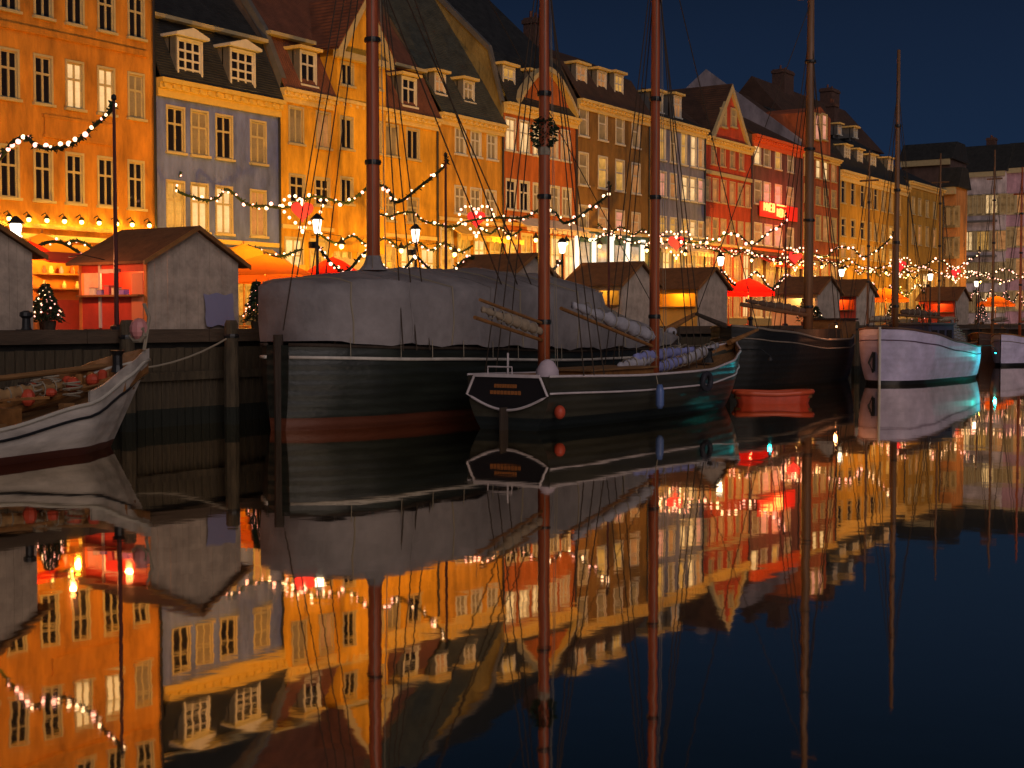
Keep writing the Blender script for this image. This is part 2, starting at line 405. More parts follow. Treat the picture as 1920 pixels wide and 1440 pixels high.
ad = n.new('ShaderNodeMath'); ad.operation = 'MULTIPLY_ADD'; ad.inputs[1].default_value = .06; l.new(n2.outputs['Fac'], ad.inputs[0]); l.new(n1.outputs['Fac'], ad.inputs[2])
bp = n.new('ShaderNodeBump'); bp.inputs['Strength'].default_value = .11; bp.inputs['Distance'].default_value = .03; l.new(ad.outputs[0], bp.inputs['Height'])
l.new(bp.outputs[0], gl.inputs['Normal'])
struct(MB().box(-150, 152, -400, QY, -3, 0), 'canal_water', wm)
cob = mat('cobblestones', (.11, .095, .08), .75, .4, 2.5, .8, 9)
struct(MB().box(-150, 600, QY+.5, 400, -2, QZ), 'street', cob)
granite = mat('granite_kerb', (.20, .17, .14), .7, .3, 4, .3, 20)
struct(MB().box(152.002, 600, -400, QY+.498, -2, QZ+.003), 'square', cob)
# quay wall: backing, timber facing of separate planks, capping beam in lengths, piles
struct(MB().box(-150, 152, QY+.06, QY+.5, -2, QZ-.302), 'quay_wall', mat('quay_backing', (.03, .027, .022), .9, .4, 2, .5, 6))
Q = thing('quay_fence', (14, QY, 0), 'dark vertical timber facing of the quay below the market huts, weedy at the waterline', 'quay facing')
weed = mat('weedy_pile_wood', (.085, .062, .034), .85, .5, 2.5, .7, 10, stretch=(3, 3, .5), wl=.45, wlcol=(.012, .014, .008))
pk = []
for k in range(6):
    b = MB(); j = [R.uniform(-.01, .01) for _ in range(6)]
    b.box(-.115+j[0], .115+j[1], -.045+j[2], .03, -1.2, 1.96+j[3]); pk.append(mesh_only(b, 'plank', weed))
x = 14.0; k = 0
while x < 62:
    inst('plank', pk[k % 6], Q, (x, QY+R.uniform(-.015, .015), 0)); x += .262 + R.uniform(0, .01); k += 1
x = 10.0; k = 0
capm = mat('quay_cap_timber', (.10, .065, .04), .8, .4, 2, .4, 10, stretch=(.4, 3, 3))
CAP = thing('quay_capping', (10, QY, QZ), 'long squared timber beam capping the quay edge, laid in lengths', 'capping beam')
while x < 150:
    L = 3.9
    b = MB(); b.box(x, x+L-.03, QY-.14, QY+.5, QZ-.30, QZ+.02+R.uniform(0, .015)); b.build('beam', capm, CAP); x += L
b = MB(); b.box(10, 60, QY-.16, QY-.052, 1.15, 1.36); b.build('waling', weed, Q)
WP = [(25.7, 'mooring pile at the stern of the covered ship'), (22.6, 'mooring pile beside the bow of the white sailing boat'), (47.5, 'mooring pile between the ketch bow and the black barge'), (66.5, 'mooring pile behind the white boat with the dark waterline'), (69, 'brown mooring pile standing right of the teal lit stern')]
for (s, lab) in WP:
    y = {25.7: -13.3, 22.6: -12.95, 47.5: -13.2, 66.5: -15.5, 69: -17.6}[s]
    b = MB(); b.lathe((s, y, -1.2), [(.2, 0), (.19, 2), (.17, 3.75), (.13, 3.85)], 10)
    P = thing('mooring_pile', (s, y, 0), 'dark round timber ' + lab, 'pile', 'timber mooring piles along the quay'); b.build('post', weed, P)
    MB().lathe((s, y, 2.2), [(.185, 0), (.2, .05), (.185, .1)], 10).build('iron_band', M['iron'], P)

for s_, lb in ((20.2, 'small iron bollard on the quay beam by the grey hut'), (28.9, 'small iron bollard on the quay beam right of the red fronted hut'), (46.0, 'small iron bollard on the quay beam left of the second red mast'), (60.8, 'small iron bollard on the quay beam right of the yellow lit hut')):
    Bo = thing('bollard', (s_, QY+.12, QZ), lb, 'bollard', 'iron bollards on the quay edge')
    MB().lathe((s_, QY+.12, QZ+.02), [(.13, 0), (.10, .06), (.09, .26), (.15, .32), (.14, .40), (.05, .44)], 12).build('post', M['iron'], Bo); MB().box(s_-.17, s_+.17, QY-.04, QY+.28, QZ+.018, QZ+.035).build('base_plate', M['iron'], Bo)
# ================================================================== HOUSES
oc = plaster('orange_plaster', (.52, .205, .018)); bl = plaster('slate_blue_plaster', (.115, .155, .42)); yl = plaster('yellow_ochre_plaster', (.66, .33, .020))
y2 = plaster('light_ochre_plaster', (.58, .28, .03)); rb_ = plaster('orange_red_brick', (.44, .115, .02)); br = plaster('brown_brick', (.24, .125, .03))
gb = plaster('grey_blue_plaster', (.17, .18, .28)); rd = plaster('deep_red_plaster', (.42, .05, .02)); dg = plaster('dark_plum_plaster', (.14, .055, .055)); rr_ = plaster('red_brown_plaster', (.34, .085, .03))
yo = plaster('mustard_plaster', (.42, .23, .03)); olive = plaster('olive_render', (.25, .18, .06)); lil = plaster('lilac_grey_render', (.32, .26, .27))
aw_o = mat('orange_awning', (.75, .22, .03), .8, .15, 2); aw_y = mat('yellow_awning', (.85, .50, .08), .8, .15, 2); aw_r = mat('red_awning', (.6, .04, .02), .8, .15, 2); aw_c = mat('cream_awning', (.7, .55, .4), .8, .15, 2)

H1, a0, a1, az, _ = house('orange_house', 'tall orange plastered house at the far left with a row of glowing wall lamps', -190, 290, (40, 95), oc, M['cream'], M['rooftile'],
    [(-5, 71, 255, [-105, -44, 17, 81, 140, 199, 255], 26, 'cross', 'd'), (141, 222, 255, [-105, -44, 17, 81, 140, 199, 255], 26, 'cross', 'dkddwwk'), (305, 391, 255, [-105, -44, 17, 81, 140, 199, 255], 26, 'cross', 'ddddddd')],
    ez=18.2, nshop=7, party=oc, awn=(aw_o, 2.85, 1.6), cornice=.6, ridge=(5, 3))
zb_ = onY(150, 76).z
b = MB(); b.box(a0+.01, a1-.4, -.10, -.003, zb_-.10, zb_+.10); b.build('string_course', oc, H1)
p0 = onY(83, 243); p1 = onY(213, 269); b = MB(); b.box(p0.x, p1.x, -.06, -.003, p1.z, p1.z+.55); b.box(p0.x-.06, p1.x+.06, -.09, -.004, p1.z-.1, p1.z-.001); b.box(p0.x-.06, p1.x+.06, -.09, -.004, p1.z+.551, p1.z+.65); b.build('plaque', oc, H1)
zl = onY(153, 428).z
b = MB(); b.box(a0+.01, a1-.02, -.2, -.003, zl-.12, zl+.02); b.build('ledge', M['oiled'], H1)
def plight(name, loc, P, col, r=.08, parent=None):
    L = bpy.data.lights.new(name, 'POINT'); L.energy = P; L.color = col; L.shadow_soft_size = r
    o = bpy.data.objects.new(name, L); COL.objects.link(o)
    if parent is not None: o.parent = parent; o.location = Vector(loc) - Vector(parent['_o'])
    else: o.location = loc
    return o
def spot(name, loc, tgt, P, col, ang, parent=None, blend=.8, r=.15):
    L = bpy.data.lights.new(name, 'SPOT'); L.energy = P; L.color = col; L.spot_size = rad(ang); L.spot_blend = blend; L.shadow_soft_size = r
    o = bpy.data.objects.new(name, L); COL.objects.link(o); d = Vector(tgt) - Vector(loc); o.rotation_euler = d.to_track_quat('-Z', 'Y').to_euler()
    if parent is not None: o.parent = parent; o.location = Vector(loc) - Vector(parent['_o'])
    else: o.location = loc
    return o
YEL = (1.0, .455, .035); ORG = (1.0, .40, .06); WRM = (1.0, .60, .26)
wl_bulb = mesh_only(MB().ball((0, 0, 0), .075, 8, 6), 'lamp_bulb', mat('yellow_lamp_bulb', (.9, .8, .4), .4, emit=(1.0, .62, .16), es=9))
for px in (-44, -14, 17, 54, 88, 121, 153, 186, 219, 248, 280):
    y_ = 410 + (px-17)*.05; p = onY(px, y_, -.28)
    L = MB(); L.tube([(p.x, -.01, p.z+.18), (p.x, -.2, p.z+.26), (p.x, -.28, p.z+.14)], .018, 5); L.lathe((p.x, -.28, p.z+.06), [(.12, 0), (.05, .10), (.02, .12)], 8)
    lo = L.build('wall_lamp', M['iron'], H1); inst('bulb', wl_bulb, lo, (p.x, -.28, p.z))
    plight('wall_lamp_light', (p.x, -.42, p.z-.06), 24, (1.0, .56, .05), .06, lo)

H2, *_ = house('blue_house', 'slate blue house with yellow dentil cornice and two white dormers', 292, 524, (155, 183), bl, M['cream'], M['slate'],
    [(203, 285, 329, [329, 374, 420, 484], 30, 'cross', 'dkdk'), (342, 431, 329, [329, 374, 420, 484], 30, 'cross', 'ywwo')],
    mans=(.9, 2.35), ridge=(6.5, 9.0), dormers=[(356, 78, 150, 42, 'd', 'ped', -.1), (455, 98, 168, 42, 'd', 'ped', -.1)], cm=mat('yellow_cornice_paint', (.62, .42, .10), .5, .12, 3), cornice=.62, nshop=5, gz=3.2, awn=(aw_y, 3.1, 1.0))
H3, c0, c1, cz, _ = house('gabled_yellow_house', 'broad yellow house with a tall central gable and brown tiled mansard wings', 525, 820, (177, 215), yl, M['cream'], M['redtile'],
    [(203, 269, 555, [555, 606], 24, 'tall', 'ko'), (330, 380, 557, [557, 604], 26, 'cross', 'dd'), (236, 292, 734, [734, 774], 22, 'tall', 'kd'), (368, 413, 729, [729, 774], 20, 'cross', 'kk')],
    mans=(.9, 2.2), ridge=(6.0, 9.0), dormers=[(578, 100, 160, 26, 'd', 'flat', -.05), (767, 148, 199, 24, 'd', 'flat', -.05)], parapet=1, nshop=7, gz=4.0, awn=None)
H4, d0, d1, dz, _ = house('light_ochre_house', 'light ochre house with grey slate mansard and two white dormers beside the olive gable wall', 821, 943, (210, 239), y2, M['white'], M['greyslate'],
    [(234, 283, 831, [831, 863, 892, 922], 18, 'cross', 'kkkk'), (347, 396, 833, [833, 863, 892, 920], 19, 'cross', 'kkkk')],
    mans=(1.0, 2.0), ridge=(5.0, 8.0), dormers=[(825, 141, 176, 17, 'o', 'flat', .35), (879, 155, 191, 17, 'k', 'flat', .35)], nshop=4, gz=5.0, awn=(aw_y, 4.9, 1.0))
H5, e0, e1, ez5, _ = house('orange_brick_house', 'orange brick house with a white segmental pediment and bright upper windows', 944, 1081, (195, 222), rb_, M['white'], M['slate'],
    [(223, 282, 957, [957, 983, 1008, 1037, 1060], 17, 'cross', 'wwwoo'), (338, 392, 958, [958, 983, 1008, 1040, 1062], 17, 'cross', 'ddkkk')],
    mans=(.87, 2.6), ridge=(6.05, 7.4), dormers=[(954, 128, 178, 20, 'y', 'flat', .2), (1003, 140, 186, 20, 'd', 'flat', .2)], nshop=5, gz=5.1, shop='s', awn=(aw_c, 5.6, 1.1))
# firewall face of the tall house (olive rendered, stands above its lower neighbour)
print('H5', onX(821,0,e0), onX(917,95,e0), onX(934,190,e0), ez5)
b = MB(); x = e0 - .03
pts = [(0.0, 9.0), (0.0, ez5-.2), (.80, ez5+2.65), (6.05, ez5+7.55), (11.3, ez5+2.6), (12.1, 9.0)]
b.prism(pts, 'X', x-.12, x); b.build('firewall', olive, H5)
b = MB()
lo = pts[1:5]; 
b.add([(x-.2+d, p[0], p[1]-.02) for d in (0, .3) for p in lo] + [(x-.2+d, p[0]-.05, p[1]+.26) for d in (0, .3) for p in lo],
      [q for i in range(3) for q in ((i, i+1, 8+i+1, 8+i), (4+i, 12+i, 12+i+1, 4+i+1), (8+i, 8+i+1, 12+i+1, 12+i))])
b.build('firewall_coping', M['lead'], H5)
# segmental pediment
b = MB(); arc = []; cx = (e0+e1)/2 + .2; hw = (e1-e0)*.40; n_ = 14
for i in range(n_+1):
    t = i/n_; arc.append((cx-hw+2*hw*t, ez5+.05 + 2.0*(1-abs(2*t-1)**1.7)))
for i in range(n_):
    (xa, za), (xb, zb) = arc[i], arc[i+1]
    b.prism([(xa, za), (xb, zb), (xb, zb+.26), (xa, za+.26)], 'Y', -.45, .05)
b.build('pediment_arch', M['cream'], H5)
b = MB(); b.prism([(cx-hw, ez5-.02)] + arc + [(cx+hw, ez5-.02)], 'Y', -.08, .5); b.build('pediment', rb_, H5)
H6, f0, f1, fz, _ = house('brown_brick_house', 'brown brick house with three lead dormers above a teal shopfront with white pilasters', 1082, 1217, (193, 214), br, M['white'], M['rooftile'],
    [(202, 255, 1094, [1094, 1130, 1162, 1192], 15, 'far', 'kkkk'), (288, 347, 1094, [1094, 1130, 1162, 1192], 16, 'far', 'kyyo'), (387, 430, 1094, [1094, 1130, 1162, 1192], 16, 'far', 'kopo')],
    mans=(1.2, 2.2), ridge=(4.5, 3.8), dormers=[(1090, 125, 168, 17, 'o', 'flat', .45), (1128, 136, 178, 15, 'o', 'flat', .45), (1160, 142, 186, 14, 'y', 'flat', .45)], nshop=0, gz=5.25)
# teal shopfront with white pilasters, the light on them painted in as emission
teal = mat('teal_shopfront', (.05, .12, .11), .4, .3, 2); pil = mat('painted_glow_pilaster', (.8, .8, .78), .5, emit=(.85, .95, .85), es=1.0)
b = MB(); b.box(f0+.2, f1-.2, -.10, -.004, QZ+.46, QZ+5.2); sf = b.build('shopfront', teal, H6)
for px in (1083, 1115, 1148, 1178, 1206):
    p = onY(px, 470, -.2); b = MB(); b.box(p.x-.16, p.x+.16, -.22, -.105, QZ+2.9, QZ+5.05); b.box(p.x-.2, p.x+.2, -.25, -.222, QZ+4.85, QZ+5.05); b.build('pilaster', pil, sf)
for px in (1099, 1131, 1163, 1192):
    p = onY(px, 470, -.2); b = MB(); b.box(p.x-.5, p.x+.5, -.13, -.101, QZ+2.9, QZ+4.6); b.build('display_window', LIT['t'], sf)
H7, g0, g1, gz, _ = house('grey_blue_house', 'narrow grey blue house with three rows of pale lit windows left of the red gable', 1218, 1322, (219, 244), gb, M['white'], M['slate'],
    [(240, 300, 1242, [1225, 1242, 1262, 1282, 1300, 1314], 10, 'far', 'oykyw'), (323, 368, 1243, [1225, 1243, 1262, 1284, 1299, 1314], 11, 'far', 'ppoww'), (407, 437, 1243, [1225, 1243, 1262, 1284, 1299, 1314], 11, 'far', 'oyyyw')],
    ridge=(4.5, 2.3), dormers=[(1270, 182, 220, 12, 'o', 'flat', .5), (1236, 176, 210, 12, 'k', 'flat', .5)], nshop=5, gz=5.2, shop='o', awn=(aw_c, 5.2, .6))
H8, h0, h1, hz, _ = house('red_gable_house', 'deep red house with a steep front gable edged in white', 1321, 1409, (258, 275), rd, mat('ochre_frames', (.50, .34, .20), .5, .1, 3), M['rooftile'],
    [(266, 308, 1338, [1338, 1355, 1373, 1390], 8, 'far', 'kkkk'), (333, 375, 1325, [1327, 1341, 1356, 1373, 1388, 1402], 9, 'far', 'koooko'), (410, 455, 1339, [1327, 1341, 1356, 1373, 1388, 1402], 9, 'far', 'okokoo')],
    ridge=(4.5, 3.4), nshop=5, gz=5.2, shop='o')
# steep gable
gl_ = onY(1333, 256, -.1); gr = onY(1400, 272, -.1); ga = onY(1368, 168, -.1)
b = MB(); b.prism([(gl_.x, hz-.25), (gr.x, hz-.25), (ga.x, ga.z)], 'Y', -.14, 4.8); gb_o = b.build('gable', rd, H8)
b = MB()
for (pa, pb2) in (((gl_.x-.3, hz-.1), (ga.x, ga.z+.35)), ((gr.x+.3, hz-.1), (ga.x, ga.z+.35))):
    dx = .42 if pa[0] < ga.x else -.42
    b.prism([pa, pb2, (pb2[0], pb2[1]-.55), (pa[0]+dx, pa[1])], 'Y', -.34, -.145)
b.build('bargeboard', M['cream'], gb_o)
b = MB()
for sgn in (-1, 1):
    pe = (gl_.x-.25 if sgn < 0 else gr.x+.25)
    b.add([(pe, -.3, hz-.1), (ga.x, -.3, ga.z+.38), (ga.x, 4.9, ga.z+.38), (pe, 4.9, hz-.1), (pe, -.3, hz-.2), (ga.x, -.3, ga.z+.28), (ga.x, 4.9, ga.z+.28), (pe, 4.9, hz-.2)], [(0, 1, 2, 3), (7, 6, 5, 4), (0, 4, 5, 1)])
b.build('gable_roof', M['rooftile'], H8)
fr8, pn8 = win_meshes(.7, 1.15, 'far', M['cream'])
for px in (1356, 1375):
    p = onY(px, 238, -.16); inst('window_frame', fr8, gb_o, (p.x, -.2, p.z))
    for q in pn8: inst('pane', pane_mesh(q[1]-q[0], q[3]-q[2], LIT['k']), gb_o, (p.x+(q[0]+q[1])/2, -.23, p.z+q[2]))
p0 = onY(1320, 320, -.1); b = MB(); b.box(h0+.02, h1-.02, -.14, -.004, p0.z-.12, p0.z+.12); b.build('string_course', M['cream'], H8)
H9, i0, i1, iz, _ = house('plum_house', 'dark plum house with a glowing red neon sign and eaves tinted with painted red light', 1410, 1503, (254, 276), dg, M['white'], M['rooftile'],
    [(270, 308, 1420, [1420, 1438, 1459, 1482], 11, 'far', 'wkyk'), (340, 382, 1422, [1421, 1438, 1459, 1481], 12, 'far', 'kppo'), (422, 460, 1438, [1421, 1440, 1459, 1481], 13, 'far', 'oppk')],
    ridge=(4.5, 2.5), cm=mat('red_light_cornice', (.70, .12, .03), .5, .1, 3), cornice=.75, nshop=4, gz=5.2, shop='o', awn=(aw_r, 4.9, 1.2))  # red light painted into the eaves colour
# neon sign (two stepped lines of blurred golden letters on a red lit board)
p0 = onY(1426, 385, -.25); p1 = onY(1496, 424, -.25)
NS = thing('neon_sign', (p0.x, -.25, p1.z), 'red board with golden neon letters glowing on the plum house', 'sign')
neonred = mat('neon_board', (.5, .02, .01), .5, emit=(1.0, .03, .01), es=.35); neong = mat('neon_letters', (.9, .7, .3), .4, emit=(1.0, .42, .10), es=1.8)
b = MB(); b.box(p0.x, p1.x, -.22, -.16, p1.z+.3, p1.z+1.35); b.build('board', neonred, NS)
STR = {'M': [((0,0),(0,1)),((0,1),(.4,.4)),((.4,.4),(.8,1)),((.8,1),(.8,0))], 'I': [((.2,0),(.2,1))], 'N': [((0,0),(0,1)),((0,1),(.7,0)),((.7,0),(.7,1))],
       'O': [((0,0),(0,1)),((0,1),(.7,1)),((.7,1),(.7,0)),((.7,0),(0,0))], 'H': [((0,0),(0,1)),((0,.5),(.7,.5)),((.7,0),(.7,1))], 'E': [((0,0),(0,1)),((0,1),(.6,1)),((0,.5),(.5,.5)),((0,0),(.6,0))], 'B': [((0,0),(0,1)),((0,1),(.6,1)),((.6,1),(.6,0)),((0,0),(.6,0)),((0,.5),(.6,.5))]}
def neon(word, x0, z0, h, y, m, parent, adv=1.05):
    for i, ch in enumerate(word):
        b = MB()
        for (a, c) in STR[ch]: b.tube([(x0+(i*adv+a[0])*h*.9, y, z0+a[1]*h), (x0+(i*adv+c[0])*h*.9, y, z0+c[1]*h)], .05, 5)
        b.build('letter', m, parent)
neon('MNEB', p0.x+.5, p1.z+.72, .55, -.30, neong, NS)
neon('NOH', p0.x+2.9, p1.z+.46, .55, -.30, neong, NS)
b = MB(); b.box(p0.x+2.9, p0.x+4.6, -.30, -.24, p1.z+1.22, p1.z+1.32); b.build('neon_bar', neong, NS)
spot('neon_glow', ((p0.x+p1.x)/2, -2.2, p1.z+.9), ((p0.x+p1.x)/2, 0, p1.z+.9), 420, (1, .04, .02), 150, NS)
_j0 = onY(1504, 285).x; _pa = onX(1325, 130, _j0); _pe = onX(1500, 262, _j0); RP = (_pa.y-.1, _pa.z-_pe.z-.3)
print('H10', RP, _pe.z)
H10, j0, j1, jz, _ = house('red_brown_house', 'red brown house with a gabled wall dormer and a pale lilac firewall', 1504, 1573, (285, 300), rr_, M['cream'], M['rooftile'],
    [(300, 334, 1534, [1512, 1534, 1548, 1563], 8, 'far', 'owwo'), (352, 384, 1534, [1512, 1534, 1548, 1563], 8, 'far', 'kkkk'), (405, 450, 1534, [1512, 1534, 1548, 1563], 9, 'far', 'okok')],
    ridge=(RP[0], RP[1]), nshop=4, gz=5.2, shop='o', cornice=.4)
pa = onX(1325, 130, j0); pe = onX(1500, 262, j0)
b = MB(); b.prism([(0, 8), (0, pe.z), (pa.y, pa.z), (pa.y*2, pe.z), (pa.y*2, 8)], 'X', j0-.14, j0-.02); b.build('firewall', lil, H10)
b = MB(); dp0 = onY(1518, 262, -.2); dp1 = onY(1557, 262, -.2); apx = onY(1538, 200, -.2)
b.prism([(dp0.x, jz-.3), (dp1.x, jz-.3), (dp1.x, dp1.z+1.6), (apx.x, apx.z), (dp0.x, dp1.z+1.6)], 'Y', -.2, 4); gd = b.build('gabled_dormer', rr_, H10)
fr10, pn10 = win_meshes(.95, 1.9, 'far', M['cream'])
for px in (1532, 1545):
    p = onY(px, 262, -.26); inst('window_frame', fr10, gd, (p.x, -.3, p.z))
    for q in pn10: inst('pane', pane_mesh(q[1]-q[0], q[3]-q[2], LIT['p']), gd, (p.x+(q[0]+q[1])/2, -.30, p.z+q[2]))
H11, k0, k1, kz, _ = house('mustard_house', 'long mustard house with tall dark windows under a dark roof full of dormers', 1574, 1702, (324, 347), yo, M['cream'], M['slate'],
    [(342, 388, 1617, [1581, 1599, 1617, 1630, 1642, 1656, 1670, 1685], 7, 'far', 'dddddkko'), (416, 448, 1617, [1581, 1599, 1617, 1630, 1642, 1656, 1670, 1685], 7, 'far', 'dddkkkyo'), (462, 486, 1617, [1581, 1599, 1617, 1630, 1642, 1656, 1670, 1685], 7, 'far', 'ooooyyyy')],
    mans=(1.6, 2.4), ridge=(6.5, 5.5), dormers=[(1588, 276, 306, 10, 'k', 'flat', .7), (1612, 284, 312, 9, 'k', 'flat', .7), (1637, 294, 318, 9, 'k', 'flat', .7), (1669, 300, 324, 9, 'o', 'flat', .7), (1574, 236, 252, 6, 'o', 'flat', 2.4), (1604, 242, 258, 6, 'k', 'flat', 2.4)], nshop=9, cornice=.8)
H12, l0, l1, lz, _ = house('amber_house', 'amber house closing the quay row beyond the single thick mast', 1704, 1768, (345, 352), yo, M['cream'], M['slate'],
    [(375, 405, 1730, [1712, 1724, 1738, 1752], 5, 'far', 'kkkk'), (425, 460, 1730, [1712, 1724, 1738, 1752], 5, 'far', 'koko')],
    ridge=(8, 4.2), nshop=5, gz=5.0, cornice=.5)
# turned end house and the palace block across the canal head
def block(name, label, X, ya, yb, z1, wall, roofm, nwin, zrows, wsize, lits, roofh, chimneys=(), group='buildings facing down the canal', balc=(), dp=14):
    """facade facing -X at x=X between ya>yb"""
    B = thing(name, (X, yb, QZ), label, 'building', group)
    b = MB(); b.box(X, X+dp, yb, ya, QZ, z1); b.build('wall', wall, B)
    b = MB(); b.prism([(X-.4, z1), (X+dp+.4, z1), (X+dp*.75, z1+roofh), (X+dp*.25, z1+roofh)], 'Y', yb-.3, ya+.3); b.build('roof', roofm, B)
    b = MB(); b.box(X-.35, X-.004, yb, ya, z1-.7, z1-.002); b.build('cornice', M['cream'], B)
    W, Hh = wsize; fmb = MB(); fmb.box(-.12, -.004, -W/2-.15, W/2+.15, -.25, 0); fmb.box(-.12, -.004, -W/2-.15, -W/2, 0, Hh); fmb.box(-.12, -.004, W/2, W/2+.15, 0, Hh); fmb.box(-.12, -.004, -W/2-.15, W/2+.15, Hh, Hh+.15); fmb.box(-.09, -.004, -.05, .05, 0, Hh)
    fme = mesh_only(fmb, 'window', M['cream']); k = 0
    for z in zrows:
        for i in range(nwin):
            y = yb+(ya-yb)*(i+.5)/nwin; wo = inst('window', fme, B, (X, y, z))
            pm = CACHE.get(('bp', W, Hh, lits[k % len(lits)]))
            if not pm: pm = mesh_only(MB().box(-.05, -.004, -W/2, W/2, 0, Hh), 'pane', LIT[lits[k % len(lits)]]); CACHE[('bp', W, Hh, lits[k % len(lits)])] = pm
            inst('pane', pm, wo, (X, y, z)); k += 1
    for z in balc:
        b = MB(); b.box(X-1.1, X-.004, yb+1, ya-1, z-.25, z); b.build('balcony', M['lead'], B)
    for (y, h) in chimneys: chimney(B, X+5, y, z1+roofh-.5, z1+roofh+h, 1.4, 1.2)
    return B
pe = onX(1770, 352, l1+.6)
zE = onX(1800, 350, l1+.6).z
block('corner_house', 'orange end wall of the corner house catching the lamp light', l1+.6, onX(1765, 352, l1+.6).y, onX(1793, 352, l1+.6).y, zE, plaster('corner_orange', (.50, .22, .07)), M['slate'], 3, [5.5, 9.0, 12.0], (1.0, 1.7), 'kdo', 2.0, dp=4)
zP = onX(1850, 322, 205).z
block('palace_block', 'pale lilac palace block with balconies closing the canal head', 205, onX(1775, 322, 205).y, onX(1885, 322, 205).y, zP, plaster('pale_lilac_render', (.55, .46, .46)), M['slate'], 7, [4.2, 8.5, 13.0, 18.2], (1.6, 2.6), 'oowkykowkkkkkkokkkkwk'[::-1], 4.2, [(14, 1.2)], balc=(12.2, 17.2))
block('mauve_block', 'mauve block at the right edge beyond the canal head', 206, onX(1886, 318, 206).y, onX(2050, 318, 206).y, zP+.4, plaster('mauve_render', (.46, .27, .33)), M['slate'], 8, [4.4, 9.0, 13.5, 18.2], (1.5, 2.6), 'kkkdkkok', 4.0, [(0, 1.5)])
block('dark_roofed_block', 'dark roofed block rising behind the amber house', 168, onX(1690, 300, 168).y, onX(1782, 300, 168).y, onX(1740, 300, 168).z, plaster('dim_brown_render', (.10, .06, .05)), M['slate'], 6, [12, 15.5], (1.3, 2.2), 'dkd', 2.2, dp=7)

# chimneys on the row
for (H, px, py, Y, dz) in ((H5, 1000, 45, 4.5, 3.0), (H11, 1560, 200, 6.5, 1)):
    p = onY(px, py, Y); chimney(H, p.x, Y, p.z-dz-2.0, p.z+.3, .9, .8)

zA = zrow(117, 10, 166); zB = zrow(133, 10, 190); zR = (zA+zB)/2
RH = thing('rear_house', (113, 6, QZ), 'tall rear house whose dark brown roof rises behind the red brown house', 'building', 'buildings facing down the canal')
MB().box(113, 136, 6.4, 13.6, QZ, zR-4.5).build('wall', rr_, RH); MB().prism([(5.9, zR-4.6), (14.1, zR-4.6), (10, zR)], 'X', 112.7, 136.3).build('roof', M['rooftile'], RH)
for px_ in (1468, 1556):
    p = onY(px_, 150, 10); chimney(RH, p.x, 10, zR-1.2, zR+1.5, 2.2, 1.2)
# central gable of the yellow house
q0 = onY(632, 110, -.3); q1 = onY(723, 140, -.3); qb = onY(640, 104, -.3).z; qa = onY(688, 8, -.3)
zT = onY(640, 105, -.3).z
b = MB(); rects = []; gw = []
for (yt, yb, px) in ((120, 160, 651), (222, 279, 650), (335, 382, 650), (126, 166, 704), (229, 286, 704), (340, 388, 704)):
    t = onY(px, yt, -.3); bo = onY(px, yb, -.3); rects.append((round(bo.x-.36, 3), round(bo.x+.36, 3), round(bo.z, 3), round(t.z, 3))); gw.append((bo.x, bo.z, .72, t.z-bo.z))
facade(b, q0.x, q1.x, QZ+3.2, zT, rects, -.3, .12)
for x in (q0.x, q1.x): b.add([(x, -.3, QZ+3.2), (x, 3, QZ+3.2), (x, 3, zT), (x, -.3, zT)], [(0, 1, 2, 3)])
b.add([(q0.x, .3, QZ+3.2), (q1.x, .3, QZ+3.2), (q1.x, .3, zT), (q0.x, .3, zT)], [(0, 1, 2, 3)])
b.prism([(q0.x, zT), (q1.x, zT), ((q0.x+q1.x)/2, qa.z)], 'Y', -.3, 4.5)
bay = b.build('gable_bay', yl, H3)
for (x, z, ww, hh) in gw:
    fr_, pn_ = win_meshes(ww, hh, 'tall', M['cream']); inst('window_frame', fr_, bay, (x, -.3, z))
    for (a, c, z0, z1) in pn_: inst('pane', pane_mesh(c-a, z1-z0, LIT['d']), bay, (x+(a+c)/2, -.3, z+z0))
b = MB(); xm = (q0.x+q1.x)/2
b.box(q0.x-.25, q1.x+.25, -.62, -.302, zT-.12, zT+.16)
for sg, xe in ((-1, q0.x-.3), (1, q1.x+.3)):
    b.prism([(xe, zT+.162), (xm, qa.z+.25), (xm, qa.z-.12), (xe-sg*.45, zT+.162)], 'Y', -.62, -.302)
b.build('gable_moulding', M['cream'], bay)
b = MB()
for xe in (q0.x-.3, q1.x+.3):
    b.add([(xe, -.64, zT+.2), (xm, -.64, qa.z+.3), (xm, 5.8, qa.z+.3), (xe, 5.8, zT+.2), (xe, -.64, zT+.28), (xm, -.64, qa.z+.38), (xm, 5.8, qa.z+.38), (xe, 5.8, zT+.28)], [(0, 1, 2, 3), (7, 6, 5, 4), (0, 4, 5, 1)])
b.build('gable_roof', M['redtile'], H3)
# mansard edge mouldings
for (H, s0, s1, z1, mh, md, m) in ((H2, onY(292, 155).x, onY(524, 183).x, None, 2.35, .9, M['cream']), (H3, c0, q0.x-.3, cz, 2.2, .9, M['cream']), (H3, q1.x+.3, c1, cz, 2.2, .9, M['cream'])):
    z1 = z1 if z1 else onY(408, 169).z
    b = MB(); b.box(s0+.05, s1-.05, md-.38, md-.02, z1+mh+.06, z1+mh+.20); b.build('mansard_moulding', m, H)
# signboards of the cafes (pale boards, no readable words in the photograph)
p = onY(640, 440, -.4); b = MB(); b.box(p.x-1.3, p.x+2.6, -.42, -.302, QZ+2.2, QZ+2.9); b.build('fascia_board', M['cream'], H3)

